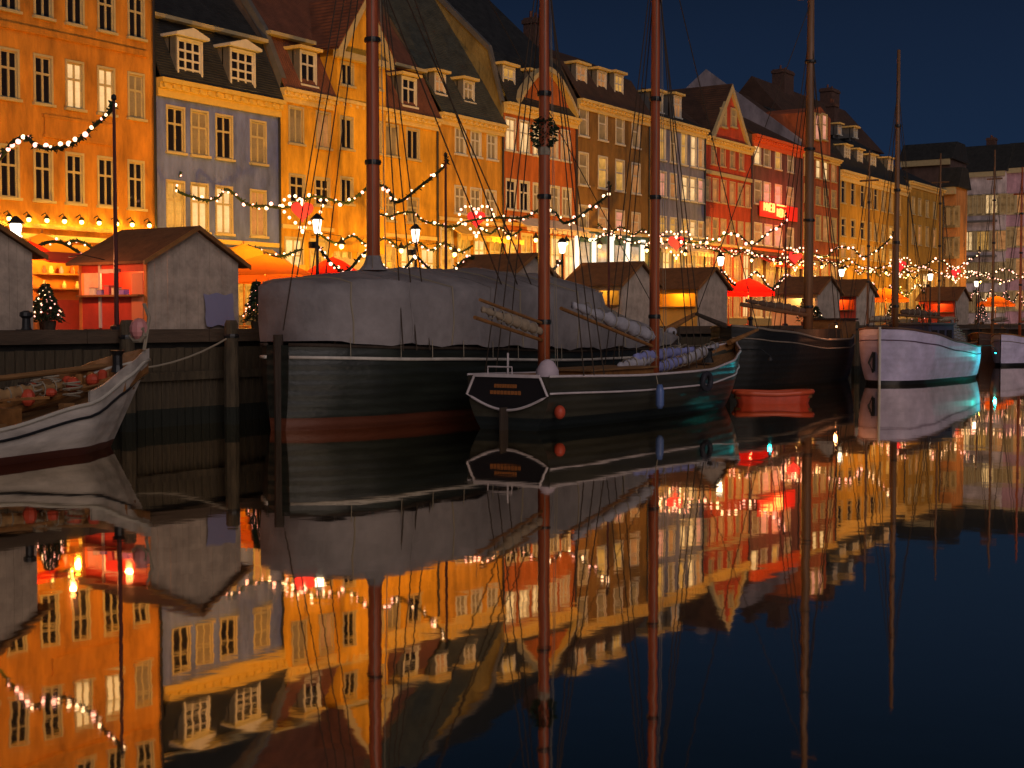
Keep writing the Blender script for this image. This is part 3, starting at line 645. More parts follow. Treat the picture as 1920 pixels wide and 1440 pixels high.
# ================================================================== LAMPS
def lamp_post(s, y, label, P=1500, zt=5.6, added_flood=True):
    L = thing('street_lamp', (s, y, QZ), label, 'street lamp', 'square lanterns on iron posts along the quay')
    MB().lathe((s, y, QZ), [(.12, 0), (.12, .35), (.06, .5), (.045, 2.6), (.04, zt-QZ-.22)], 10).build('post', M['iron'], L)
    b = MB(); h = zt-.22
    b.lathe((s, y, h), [(.04, 0), (.12, .03), (.19, .40), (.16, .44)], 4); b.build('lantern_glass', M['lampglass'], L)
    b = MB(); b.lathe((s, y, h+.44), [(.23, 0), (.10, .14), (.03, .2)], 8); cap = b.build('lantern_cap', M['iron'], L)
    plight('lamp_glow', (s, y, h+.2), 70, WRM, .12, L).visible_glossy = True
    if added_flood:  # added fixture and spot that brighten the facades
        b = MB(); b.box(s-.14, s+.14, y+.10, y+.24, h-.45, h-.25); b.tube([(s, y, h-.4), (s, y+.12, h-.35)], .025, 5); b.build('added_floodlight', M['iron'], L)
        spot('added_flood', (s, y+.34, h-.3), (s+4, 0, 9.0), P, YEL, 150, L, 1.0, .1)
    return L
lamp_post(12.0, -9.4, 'lamp post furthest left, out beyond the grey hut', 1700)
lamp_post(23.0, -8.4, 'lamp post with glowing lantern between the grey hut and the red fronted hut', 1600, 4.9)
lamp_post(33.4, -9.5, 'lamp post with glowing lantern left of the thick mast, under the first heart', 2500)
lamp_post(38.8, -9.3, 'lamp post with glowing lantern just right of the thick mast', 2300)
lamp_post(48.4, -9.5, 'lamp post with glowing lantern in front of the orange brick house', 3200)
lamp_post(63.3, -9.7, 'lamp post with glowing lantern between the lit yellow hut and the red parasol', 3000)
lamp_post(82.3, -9.1, 'lamp post with glowing lantern before the mustard house', 3200)
lamp_post(93.3, -11.3, 'lamp post with glowing lantern right of the orange parasol', 3200)
lamp_post(112, -9.5, 'furthest iron lamp post with lantern, by the amber house', 4500)
lamp_post(140, -9.5, 'lamp post in the square before the palace block', 2600)
for (sx_, sy_, lb_) in ((185, 3, 'added lamp post brightening the palace block'), (186, -9, 'added lamp post brightening the mauve block')):
    Lp = lamp_post(sx_, sy_, lb_, 0, 6.5, False); spot('added_flood', (sx_, sy_, 6.0), (205, sy_, 11), 6500, (1.0, .66, .46), 150, Lp, 1.0, .1)  # posts and bare spots added to brighten the two end blocks
# lamps on brackets added along the fronts to brighten the ground floors
pend = mesh_only(MB().ball((0, 0, 0), .10, 8, 6), 'bulb', mat('added_cafe_bulb', (.9, .8, .5), .4, emit=(1.0, .60, .18), es=6))
cafe = [(H1, 26.5), (H1, 30), (H1, 33.5), (H2, 36.5), (H2, 40), (H3, 44), (H3, 48), (H3, 52), (H4, 56.5), (H4, 59), (H5, 62), (H5, 65.5), (H6, 71), (H6, 76), (H7, 81), (H7, 86), (H8, 91), (H8, 95.5), (H9, 99), (H9, 104), (H10, 110), (H10, 114), (H11, 120), (H11, 127), (H11, 134), (H12, 144), (H12, 152)]
for i, (H, s) in enumerate(cafe):
    y = -1.6; z = QZ+(2.15 if s < 36 else 2.4 if s < 44 else 3.3 if s < 56 else 4.3)
    b = MB(); b.tube([(s, -.01, z+.5), (s, -.8, z+.55), (s, y, z+.42)], .015, 5); b.lathe((s, y, z+.08), [(.2, 0), (.06, .2), (.02, .3)], 10)
    lo = b.build('added_lamp_bracket', M['iron'], H); inst('bulb', pend, lo, (s, y, z))
    plight('added_cafe_light', (s, y, z-.16), 110 if s < 56 else 95 if s < 80 else 150, YEL if i % 3 else ORG, .1, lo)

# ================================================================== GARLANDS
bulb_me = mesh_only(MB().ball((0, 0, 0), .060, 8, 6), 'bulb', M['bulb'], True); pbulb_me = mesh_only(MB().ball((0, 0, 0), .060, 8, 6), 'bulb', M['pinkbulb'], True)
def catm(P, n):
    o = []
    P = [P[0]]+list(P)+[P[-1]]
    for i in range(1, len(P)-2):
        for k in range(n):
            t = k/n; p0, p1, p2, p3 = [Vector(q) for q in P[i-1:i+3]]
            o.append(.5*((2*p1)+(-p0+p2)*t+(2*p0-5*p1+4*p2-p3)*t*t+(-p0+3*p1-3*p2+p3)*t**3))
    o.append(Vector(P[-2])); return o
def garland(pts, label, seed=1, nb=30, rose=.3, group='lit fir garlands swung over the quay', br_=1.0):
    rr = random.Random(seed); c = catm(pts, 10); G = thing('garland', tuple(c[0]), label, 'garland', group)
    b = MB(); b.tube(c, .05, 5)
    L = sum((c[i+1]-c[i]).length for i in range(len(c)-1))
    for i in range(len(c)-1):
        seg = (c[i+1]-c[i]); k = max(2, int(seg.length*26))
        for j in range(k):
            p = c[i]+seg*((j+rr.random())/k); d = Vector((rr.uniform(-1, 1), rr.uniform(-1, 1), rr.uniform(-1, 1))).normalized()*rr.uniform(.09, .19)
            b.leaf(p, d, .03)
    b.build('fir_strand', M['fir'], G)
    tot = 0; nxt = L/nb*.5; step = L/nb
    for i in range(len(c)-1):
        sl = (c[i+1]-c[i]).length
        while nxt < tot+sl:
            p = c[i]+(c[i+1]-c[i])*((nxt-tot)/sl); p = p+Vector((rr.uniform(-.05, .05), rr.uniform(-.05, .05), rr.uniform(-.10, .10)))
            inst('bulb', pbulb_me if rr.random() < rose else bulb_me, G, p, scale=(br_*rr.choice((.55, .72, .85, 1.0)),)*3); nxt += step*rr.uniform(.6, 1.4)
        tot += sl
    return G
def flagpole(s, label, zt=7.9):
    P = thing('garland_pole', (s, QY+.25, QZ), label, 'pole', 'thin garland poles on the quay edge')
    MB().lathe((s, QY+.25, QZ), [(.06, 0), (.05, 2), (.035, zt-QZ)], 8).build('shaft', mat('dark_red_pole', (.10, .02, .015), .5, .2, 3), P)
    MB().lathe((s, QY+.25, zt), [(.03, 0), (.07, .05), (.06, .12), (.01, .16)], 8).build('finial', M['iron'], P)
    b = MB(); b.lathe((s, QY+.25, QZ), [(.16, 0), (.15, .1), (.08, .14)], 8); b.build('base', M['iron'], P)
PX = [(285, 325), (330, 352), (378, 373), (405, 364), (432, 362), (458, 376), (505, 386), (540, 384), (567, 372), (600, 374), (650, 378), (672, 362), (690, 348), (722, 358), (750, 381), (790, 352), (830, 312), (850, 295)]
prof = [(onX(a, c, 36.5).y, onX(a, c, 36.5).z) for a, c in PX]
prof[0] = (-.05, prof[0][1]); prof[-1] = (QY+.25, 7.88)
def crossing(s, label, seed, nb=34, j=0.0, hs=None):
    rr = random.Random(seed*31)
    pts = [(s+rr.uniform(-.2, .2), y, z+(rr.uniform(-.12, .12) if 0 < i < len(prof)-1 else 0)+j*math.sin(i)) for i, (y, z) in enumerate(prof)]
    pts[-1] = (s, QY+.25, 7.88)
    if s < 30:
        pts = [(s, -.2, 7.6), (s, -3, 6.6)] + [tuple(onX(a, c, s)) for a, c in ((-60, 345), (0, 297), (22, 268), (48, 257), (66, 272), (90, 278), (118, 276), (145, 264), (172, 240), (205, 210))] + [(s, QY+.25, 7.88)]
    return garland(pts, label, seed, nb, rose=.55, br_=1.15 if s < 55 else 1.45)
SP = [(22.9, 'lit fir garland at upper left running down past the orange house'), (36.5, 'lit fir garland hung with the heart left of the thick mast'), (47.3, 'lit fir garland hung with the heart between the two red masts'),
      (65.4, 'lit fir garland hung with the heart before the grey blue house'), (82.3, 'lit fir garland hung with the heart under the neon sign'), (102.0, 'lit fir garland before the mustard house end'), (122.0, 'far lit fir garland reaching over the right hand boats'), (140.0, 'furthest lit fir garland before the palace block')]
poleL = ['thin red pole on the quay beside the red fronted hut', 'thin red pole on the quay behind the covered ship', 'thin red pole left of the second red mast', 'thin red pole beside the red parasol', 'thin red pole near the orange parasol', 'thin red pole behind the white boat stern', 'thin red pole by the far boats', 'furthest thin red pole near the square']
for i, (s, lab) in enumerate(SP):
    crossing(s, lab, i+3, 44 if s < 60 else 48); flagpole(s, poleL[i])
# loose strings swung lower along the quay between lamp posts
def swag(a, c, sag, n, label, seed, nb):
    a = Vector(a); c = Vector(c); pts = []
    for k in range(n):
        for t in (0, .5):
            u = (k+t)/n; pts.append(tuple(a+(c-a)*u-Vector((0, 0, sag if t else 0))))
    pts.append(tuple(c)); garland(pts, label, seed, nb, .6, 'low strings of lights along the market')
swag((33.4, -9.5, 5.0), (38.8, -9.3, 4.9), .75, 2, 'low string of rosy lights looped either side of the thick mast', 41, 34)
swag((38.8, -9.3, 4.9), (48.4, -9.5, 5.1), .7, 3, 'low string of rosy lights above the long tarpaulin', 42, 44)
swag((63.3, -9.7, 5.2), (82.3, -9.1, 5.2), .8, 4, 'low string of lights above the red parasol', 43, 60)
swag((82.3, -9.1, 5.2), (112, -9.5, 5.2), .8, 6, 'low string of lights over the orange parasol', 44, 90)
swag((112, -9.5, 5.2), (140, -9.5, 5.0), .9, 6, 'furthest low string of lights by the square', 45, 80)
swag((14, -5, 5.1), (31, -4, 5.0), .5, 5, 'string of lights above the stalls between the two left huts', 46, 40)
for (sa, sb, z, lb) in ((28.5, 35.6, 5.3, 'fairy lights draped along the orange house shopfront'), (35.8, 42, 5.5, 'fairy lights draped along the blue house shopfront'), (43, 54, 6.2, 'fairy lights draped along the yellow gabled house'), (54.5, 58.3, 7.2, 'fairy lights draped along the light ochre house'),
                        (66, 74, 7.9, 'fairy lights draped over the teal shopfront'), (75, 82, 7.5, 'fairy lights draped along the grey blue house'), (82.5, 89, 7.3, 'fairy lights draped along the deep red house'), (90, 98.5, 7.0, 'fairy lights draped along the plum house'), (99.5, 106.5, 7.2, 'fairy lights draped along the red brown house'), (107.5, 124, 6.8, 'fairy lights draped along the mustard house')):
    swag((sa, -1.2, z), (sb, -1.2, z), .35, max(2, int((sb-sa)/2.2)), lb, int(sa*3), int((sb-sa)*2.6))
# hearts
def heart(s, y, z, label, k=.5):
    Hh = thing('heart_decoration', (s, y, z), label, 'heart', 'red light hearts hanging from the garlands')
    pts = []
    for i in range(24):
        t = 2*math.pi*i/24; pts.append((16*math.sin(t)**3/16*k, (13*math.cos(t)-5*math.cos(2*t)-2*math.cos(3*t)-math.cos(4*t))/16*k))
    # face turned across the quay, visible from both sides
    v = []; f = []; u = Vector((.5446, -.8387, 0)); nn = Vector((.8387, .5446, 0))
    for d in (-.07, .07):
        for (a, c) in pts: v.append(tuple(Vector((s, y, z))+u*a*.62+Vector((0, 0, c*.62))+nn*d))
    n_ = len(pts); f = [tuple(range(n_)), tuple(range(n_, 2*n_))[::-1]]+[(i, (i+1) % n_, n_+(i+1) % n_, n_+i) for i in range(n_)]
    MB().add(v, f).build('heart_body', M['heart'], Hh)
    for i in range(0, 24, 1):
        a, c = pts[i]; inst('bulb', pbulb_me if i % 3 else bulb_me, Hh, Vector((s, y, z))+u*a*1.12+Vector((0, 0, c*1.12)), scale=(.95,)*3)
    b = MB(); b.tube([(s, y, z+.3*k), (s, y, z+1.2*k+.35)], .012, 4); b.build('hanger', M['iron'], Hh)
for (s, px, py, lab) in ((36.5, 567, 395, 'red heart ringed with bulbs, the large one left of the thick mast'), (47.3, 893, 410, 'red heart ringed with bulbs between the thick mast and the first red mast'), (65.4, 1268, 455, 'red heart ringed with bulbs right of the second red mast'), (82.3, 1491, 482, 'red heart ringed with bulbs under the neon sign'), (102.0, 1688, 498, 'small far red heart by the single thick mast on the right'), (122.0, 1792, 512, 'furthest small red heart near the square')):
    p = onX(px, py, s); heart(s, p.y, p.z, lab, .62 if s < 60 else .7)

# ================================================================== MARKET HUTS
hw_ = mat('hut_grey_boards', (.52, .41, .32), .8, .35, 2, .2, 12); hroof = mat('hut_roof_felt', (.16, .07, .025), .85, .35, 3, .4, 12); hred = mat('hut_red_panel', (.62, .07, .035), .6, .2, 2); hor = mat('hut_orange_panel', (.75, .24, .05), .6, .2, 2)
def plank_wall(parent, x0, x1, y, zlo, ztop, m, step=.2, axis='X', name='board'):
    """boards butted with small gaps; ztop(x) top height"""
    n_ = max(1, int((x1-x0)/step)); w_ = (x1-x0)/n_
    for i in range(n_):
        a = x0+i*w_+.004; c = a+w_-.008; za, zc = ztop(a), ztop(c); jj = R.uniform(-.006, .006)
        b = MB()
        if axis == 'X': b.prism([(a, zlo), (c, zlo), (c, zc), (a, za)], 'Y', y-.02+jj, y+.02+jj)
        else: b.prism([(a, zlo), (c, zlo), (c, zc), (a, za)], 'X', y-.02+jj, y+.02+jj)
        b.build(name, m, parent)
def hut(s0, w_, label, front=None, y0=-11.7, dep=2.6, near=False, glow=None, gm=None):
    s1 = s0+w_; ye = QZ+1.80; zr = QZ+2.62; sm = (s0+s1)/2
    H = thing('market_hut', (s0, y0, QZ), label, 'market hut', 'gabled market huts along the quay edge')
    def top(x): return ye+(zr-ye)*(1-abs(x-sm)/(w_/2))
    gw = gm or hw_
    if near: plank_wall(H, s0, s1, y0, QZ+.02, top, gw, .2)
    else: MB().prism([(s0, QZ), (s1, QZ), (s1, ye), (sm, zr), (s0, ye)], 'Y', y0-.02, y0+.02).build('gable_wall', gw, H)
    MB().prism([(s0, QZ), (s1, QZ), (s1, ye), (sm, zr), (s0, ye)], 'Y', y0+dep-.04, y0+dep).build('rear_gable_wall', gw, H)
    MB().box(s1-.04, s1, y0+.021, y0+dep-.041, QZ, ye).build('side_wall', gw, H)
    MB().box(s0+.04, s1-.04, y0+.03, y0+dep-.05, QZ+.005, QZ+.06).build('floor', M['wood'], H)
    ov = .30; b = MB()
    for sg in (-1, 1):
        xe = sm+sg*(w_/2+ov); ze = ye-(zr-ye)/(w_/2)*ov
        b.add([(sm, y0-.18, zr+.02), (xe, y0-.18, ze+.02), (xe, y0+dep+.15, ze+.02), (sm, y0+dep+.15, zr+.02), (sm, y0-.18, zr+.09), (xe, y0-.18, ze+.09), (xe, y0+dep+.15, ze+.09), (sm, y0+dep+.15, zr+.09)],
              [(0, 1, 2, 3), (7, 6, 5, 4), (0, 4, 5, 1), (1, 5, 6, 2), (2, 6, 7, 3)])
    b.build('roof', hroof, H)
    b = MB()
    for sg in (-1, 1):
        xe = sm+sg*(w_/2+ov); ze = ye-(zr-ye)/(w_/2)*ov
        b.prism([(sm, zr+.10), (xe, ze+.10), (xe, ze-.02), (sm, zr-.02)], 'Y', y0-.215, y0-.182)
    b.build('bargeboard', M['oiled'], H)
    # open counter side facing -X
    pm = front or hred
    for (ya_, yb_) in ((y0+.021, y0+.12), (y0+dep-.14, y0+dep-.041)): MB().box(s0-.03, s0+.05, ya_, yb_, QZ, ye).build('corner_post', hor if near else pm, H)
    MB().box(s0-.012, s0+.03, y0+.121, y0+dep-.141, QZ+.02, QZ+.85).build('counter_panel', pm, H)
    MB().box(s0-.22, s0+.25, y0+.121, y0+dep-.141, QZ+.852, QZ+.90).build('counter', M['oiled'], H)
    MB().box(s0-.012, s0+.03, y0+.121, y0+dep-.141, ye-.32, ye-.002).build('lintel', pm, H)
    MB().box(s0+.9, s0+.94, y0+.15, y0+dep-.15, QZ+.07, ye-.01).build('partition', pm, H)
    if glow: plight('hut_light', (s0+.42, y0+dep/2, ye-.22), glow[0], glow[1], .1, H)
    return H
HA = hut(17.7, 3.2, 'grey boarded hut cut by the left edge of the picture', near=True)
HB = hut(24.4, 3.2, 'large hut with glowing red open side and grey brown gable beside the thin pole', near=True, glow=(110, (1, .30, .10)))
hut(41.0, 3.2, 'hut whose roof shows just above the long tarpaulin', glow=(20, YEL))
hut(49.4, 3.0, 'hut with pale gable just left of the second red mast', front=hw_, glow=(30, YEL))
hut(56.5, 3.1, 'hut with brightly lit yellow side right of the second red mast', front=mat('hut_yellow_panel', (.80, .42, .08), .6, .15, 2), glow=(60, YEL))
hut(71.3, 3.4, 'hut with cream lit side behind the thick bare mast of the black barge', front=mat('hut_cream_panel', (.70, .52, .28), .6, .15, 2), glow=(60, (1, .62, .25)))
hut(77.5, 3.2, 'low hut just right of the black barge mast', glow=(40, YEL))
hut(98.0, 3.4, 'far hut with red brown roof right of the single thick mast', glow=(40, ORG))
# goods and panels on the red fronted hut, plus an added brightening lamp
def on_hut(mb, name, m): return mb.build(name, m, HB)
x = 24.4; y = -11.7
on_hut(MB().box(x-.05, x-.014, y+1.05, y+1.65, QZ+.95, QZ+1.45), 'red_shutter', mat('bright_red_shutter', (.8, .06, .03), .5))
on_hut(MB().box(x-.06, x-.014, y+1.70, y+1.78, QZ+.05, QZ+1.75), 'white_post', M['white'])
on_hut(MB().box(x-.05, x-.014, y+.14, y+.55, QZ+.10, QZ+1.46), 'door_panel', mat('orange_door', (.85, .28, .12), .6))
on_hut(MB().box(x-.10, x-.02, y+1.0, y+1.7, QZ+1.46, QZ+1.56), 'fascia', M['white'])
for k, c in enumerate(((.35, .2, .6), (.7, .6, .4), (.6, .1, .1), (.3, .25, .5), (.7, .65, .5))):
    C_ = thing('goods_crate', (x-.10, y+.75+k*.28, QZ+.90), ['small violet crate', 'small cream crate', 'small red crate', 'small lilac crate', 'small pale yellow crate'][k]+' standing on the counter of the red fronted hut', 'crate', 'goods on the hut counter')
    MB().box(x-.20, x-.02, y+.66+k*.28, y+.84+k*.28, QZ+.902, QZ+1.02+.05*(k % 3)).build('crate_body', mat('goods%d' % k, c, .6), C_)
    MB().box(x-.21, x-.01, y+.65+k*.28, y+.85+k*.28, QZ+1.022+.05*(k % 3), QZ+1.04+.05*(k % 3)).build('crate_lid', mat('goodslid', (.3, .2, .12), .7), C_)
plight('added_front_light', (x-1.3, y+1.4, QZ+1.7), 90, (1, .30, .10), .08, HB)  # light added in front of the open side to brighten it
on_hut(MB().tube([(x-.02, y+1.4, QZ+1.78), (x-.9, y+1.4, QZ+1.9), (x-1.3, y+1.4, QZ+1.82)], .015, 5), 'added_lamp_arm', M['iron'])
# tarpaulin sheet on the gable
b = MB(); n_ = 12
for i in range(n_+1):
    for j in range(5):
        b.v.append((26.25+1.05*i/n_, -11.76-.05*abs(math.sin(i*1.9+j))-.02*j, QZ+.95-.85*j/4-.03*math.sin(i*.9)))
for i in range(n_):
    for j in range(4): b.f.append((i*5+j, (i+1)*5+j, (i+1)*5+j+1, i*5+j+1))
C_ = thing('tarpaulin_sheet', (26.25, -11.78, QZ), 'small blue grey plastic sheet hung on the gable of the red fronted hut', 'tarpaulin'); b.build('sheet', mat('blue_grey_sheet', (.30, .28, .42), .3), C_, smooth=True)

# ================================================================== PARASOLS, TREES, STALLS
def parasol(s, y, r, h, m, label, glow=None, tent=True, n=8):
    P = thing('parasol', (s, y, QZ), label, 'parasol', 'cafe parasols on the quay')
    MB().lathe((s, y, QZ), [(.25, 0), (.25, .08), (.04, .1), (.03, h+.1)], 8).build('pole', M['oiled'], P)
    b = MB(); v = [(s, y, QZ+h)]; 
    rings = [(.35, .92), (.7, .80), (1.0, .70)]
    for (q, zz) in rings:
        for k in range(n*2):
            t = math.pi*k/n; dd = .93 if k % 2 else 1.0; v.append((s+r*q*dd*math.cos(t), y+r*q*dd*math.sin(t), QZ+h*(zz+(.012 if k % 2 else 0))))
    m_ = n*2; f = [(0, 1+k, 1+(k+1) % m_) for k in range(m_)]
    for i in range(2): f += [(1+i*m_+k, 1+(i+1)*m_+k, 1+(i+1)*m_+(k+1) % m_, 1+i*m_+(k+1) % m_) for k in range(m_)]
    b.add(v, f); b.build('canopy', m, P)
    b = MB()
    for k in range(m_):
        t0, t1 = math.pi*k/n, math.pi*(k+1)/n; d0 = .93 if k % 2 else 1.0; d1 = 1.0 if k % 2 else .93
        p0 = (s+r*d0*math.cos(t0), y+r*d0*math.sin(t0)); p1 = (s+r*d1*math.cos(t1), y+r*d1*math.sin(t1)); z0 = QZ+h*.70
        b.add([(*p0, z0-.01), (*p1, z0-.01), (*p1, z0-.20), (*p0, z0-.20)], [(0, 1, 2, 3)])
    b.build('valance', m, P)
    if glow: 
        plight('added_parasol_light', (s, y-.15, QZ+h*.66), glow[0], glow[1], .08, P)  # light added under the canopy to make the canvas glow
    return P
def cloth(name, c):
    m = mat(name, c, .8, .12, 3); nt_ = m.node_tree; b_ = nt_.nodes['Principled BSDF']; o2 = [q for q in nt_.nodes if q.type == 'OUTPUT_MATERIAL'][0]
    tl = nt_.nodes.new('ShaderNodeBsdfTranslucent'); tl.inputs['Color'].default_value = (*c, 1); mx = nt_.nodes.new('ShaderNodeMixShader'); mx.inputs[0].default_value = .55
    nt_.links.new(b_.outputs[0], mx.inputs[1]); nt_.links.new(tl.outputs[0], mx.inputs[2]); nt_.links.new(mx.outputs[0], o2.inputs['Surface']); return m
for q_ in (('orange_canvas', (.85, .22, .02)), ('red_canvas', (.85, .03, .012)), ('gold_canvas', (.85, .40, .05))): cloth(*q_)
co = mat('orange_canvas', (.85, .25, .03), .8, .1, 3); cr_ = mat('red_canvas', (.85, .04, .02), .8, .1, 3); cy = mat('gold_canvas', (.85, .42, .07), .8, .1, 3)
parasol(25.6, -5.6, 1.2, 2.5, cr_, 'red parasol between the grey hut and the red fronted hut', (90, ORG))
parasol(27.6, -3.6, 1.4, 2.9, cy, 'golden parasol behind the red fronted hut, left of the tall pole', (60, YEL))
parasol(32.6, -8.0, 1.7, 2.35, co, 'broad orange parasol right of the red fronted hut', (150, ORG))
parasol(35.2, -4.6, 1.8, 2.9, cy, 'golden parasol under the blue house', (90, YEL))
parasol(35.2, -8.6, 1.2, 2.35, cr_, 'red orange parasol just above the left end of the tarpaulin', (60, ORG))
parasol(66.0, -10.0, 1.45, 2.45, cr_, 'bright red parasol between the yellow lit hut and the cream lit hut', (260, (1, .16, .06)))
parasol(67.6, -8.2, 1.3, 2.6, co, 'orange parasol just behind the bright red one', (60, ORG))
parasol(88.0, -10.0, 1.5, 2.4, co, 'orange parasol above the white boat bow', (200, ORG))
parasol(104.0, -9.0, 1.5, 2.4, co, 'far orange parasol above the white boat stern', (180, ORG))
parasol(118.0, -9.5, 1.6, 2.4, co, 'furthest orange parasol at the right edge', (110, ORG))
def fir(s, y, h, r, label, lights=12, red=False, nl=900, z=QZ, group='small potted Christmas firs'):
    T = thing('fir_tree', (s, y, z), label, 'fir tree', group)
    MB().lathe((s, y, z), [(.13, 0), (.17, .22), (.15, .22), (.03, .23), (.012, h)], 8).build('trunk', M['trunk'], T)
    b = MB(); tiers = max(4, int(h*4))
    for i in range(nl):
        u = R.random()**.8; zt = z+.25+(h-.3)*u; tier = (u*tiers) % 1; rr = r*(1-u)*(.55+.45*(1-tier))+.02
        t = R.uniform(0, 6.283); q = rr*R.random()**.5
        d = Vector((math.cos(t), math.sin(t), -.35+R.uniform(-.3, .2)))*R.uniform(.06, .15)
        b.leaf((s+q*math.cos(t), y+q*math.sin(t), zt-.12*q), d, .022)
    b.build('foliage', M['fir'], T)
    for i in range(lights):
        u = .1+.85*i/lights; t = i*2.4; rr = r*(1-u)*.95
        inst('bulb', pbulb_me if red else bulb_me, T, (s+rr*math.cos(t), y+rr*math.sin(t), z+.25+(h-.3)*u), scale=(.38,)*3)
fir(27.95, -12.05, 1.35, .34, 'slim dark fir against the right corner of the red fronted hut', 0)
fir(29.2, -11.9, 1.4, .40, 'dark fir standing alone between the red fronted hut and the covered ship', 8, True)
fir(29.9, -10.2, 1.45, .45, 'fir with rosy lights behind the lone dark fir', 60, True)
fir(30.6, -10.6, 1.3, .45, 'fir with rosy lights nearest the stern of the covered ship', 60, True)
fir(29.0, -9.6, 1.3, .45, 'fir with rosy lights partly hidden by the red fronted hut', 50, True)
fir(22.3, -10.4, 1.2, .5, 'round bushy fir with warm lights between the two left huts', 30, False)
fir(21.6, -11.4, .9, .4, 'short bushy fir with rosy lights at the foot of the grey hut', 16, True)
fir(69.6, -11.6, 1.5, .5, 'dark fir before the cream lit hut', 6)
fir(70.6, -11.9, 1.1, .5, 'short fir at the corner of the cream lit hut', 6)
fir(85.5, -11.2, 1.4, .55, 'far dark fir left of the orange parasol', 20)
fir(91.0, -11.2, 1.4, .55, 'far dark fir right of the orange parasol', 20, True)
fir(106, -11.5, 1.6, .6, 'far fir with rosy lights near the far orange parasol', 24, True)
# timber stall between left huts
S = thing('market_stall', (24.5, -7.6, QZ), 'open market stall with red awning and lit shelves behind the grey hut', 'stall')
MB().box(24.5, 26.4, -6.9, -6.84, QZ, QZ+1.9).build('back_board', hor, S)
for i in range(3): MB().box(24.6, 26.3, -7.25, -6.902, QZ+.7+i*.4, QZ+.74+i*.4).build('shelf', M['oiled'], S)
MB().prism([(-6.8, QZ+2.15), (-8.1, QZ+1.85), (-8.1, QZ+1.78), (-6.8, QZ+2.08)], 'X', 24.3, 26.6).build('awning', aw_r, S)
MB().box(24.5, 26.4, -7.9, -7.5, QZ, QZ+.8).build('counter', hred, S)
for i in range(14):
    c = R.choice(['goods0', 'goods1', 'goods2', 'goods3', 'goods4'])
    xx = 24.7+R.random()*1.5; lv = R.randrange(3)
    MB().lathe((xx, -7.1, QZ+.742+lv*.4), [(.05, 0), (.07, .08), (.03, .16), (.03, .2)], 8).build('jar', MATS[c], S)
plight('stall_light', (25.4, -7.7, QZ+1.7), 60, YEL, .08, S)

# ================================================================== BOATS
def interp(pts, u):
    for (a, c) in zip(pts, pts[1:]):
        if a[0] <= u <= c[0]:
            t = (u-a[0])/(c[0]-a[0]); t = t*t*(3-2*t)*.5+t*.5; return a[1]+(c[1]-a[1])*t
    return pts[-1][1]
def hullpt(S, u, v, side):
    b = interp(S['b'], u); zs = interp(S['z'], u); zk = -.7
    z = zk+(zs-zk)*v
    y = b*min(1.0, (.12+.88*math.sin(min(1, v*1.15)*math.pi/2)**S.get('p', .8)))
    x = S['L']*u + S.get('rake', .0)*(v-1)*max(0, (u-.8)/.2) - S.get('srake', 0)*(v-1)*max(0, (.15-u)/.15)
    return (x, side*y, z)
def boat_hull(B, S, hm, deckm, railm, railr=.045, deckdrop=.32, rub=None, rubm=None, inner=None):
    N = 40; Mv = 12; b = MB()
    for side in (-1, 1):
        base = len(b.v)
        for i in range(N+1):
            for j in range(Mv+1): b.v.append(hullpt(S, i/N, j/Mv, side))
        for i in range(N):
            for j in range(Mv):
                q = (base+i*(Mv+1)+j, base+(i+1)*(Mv+1)+j, base+(i+1)*(Mv+1)+j+1, base+i*(Mv+1)+j+1)
                b.f.append(q if side < 0 else q[::-1])
    # inner bulwark
    lb = MB()
    for side in (-1, 1):
        base = len(lb.v)
        for i in range(N+1):
            p = hullpt(S, i/N, 1, side); q = (p[0], p[1]*.97-side*.04 if abs(p[1]) > .05 else 0, p[2]); lb.v.append(p); lb.v.append(q); lb.v.append((q[0], q[1], q[2]-deckdrop-.03))
        for i in range(N):
            for j in range(2): lb.f.append((base+3*i+j, base+3*i+j+1, base+3*i+j+4, base+3*i+j+3))
    for sd_ in (0, 1):
        l2 = MB(); h_ = len(lb.v)//2; l2.v = lb.v[sd_*h_:(sd_+1)*h_]; l2.f = [tuple(q-sd_*h_ for q in f) for f in lb.f[sd_*len(lb.f)//2:(sd_+1)*len(lb.f)//2]]; l2.build('bulwark_lining', inner or M['oiled'], B, local=True)
    if S['b'][0][1] > .1:   # transom
        base = len(b.v); row = [hullpt(S, 0, j/Mv, -1) for j in range(Mv+1)]+[hullpt(S, 0, j/Mv, 1) for j in range(Mv, -1, -1)]
        b.v += row; b.f.append(tuple(range(base, base+len(row))))
    h = b.build('hull', hm, B, local=True, smooth=False)
    for p in h.data.polygons: p.use_smooth = len(p.vertices) == 4
    # deck planks as strips
    d = MB()
    for i in range(N):
        for (x0, x1) in ((i/N, (i+1)/N),):
            a = hullpt(S, x0, 1, 1); c = hullpt(S, x1, 1, 1)
            d.add([(a[0], a[1]*.96, a[2]-deckdrop), (c[0], c[1]*.96, c[2]-deckdrop), (c[0], -c[1]*.96, c[2]-deckdrop), (a[0], -a[1]*.96, a[2]-deckdrop)], [(0, 1, 2, 3)])
    d.build('deck', deckm, B, local=True)
    for side in (-1, 1):
        MB().tube([Vector(hullpt(S, i/N, 1, side))+Vector((0, 0, .01)) for i in range(N+1)], railr, 6).build('rail_cap', railm, B, local=True, smooth=True)
        if rub:
            for (v, r) in rub: 
                MB().tube([Vector(hullpt(S, i/N, v, side))+Vector((0, side*.02, 0)) for i in range(N+1)], r, 6).build('rub_rail', rubm or railm, B, local=True, smooth=True)
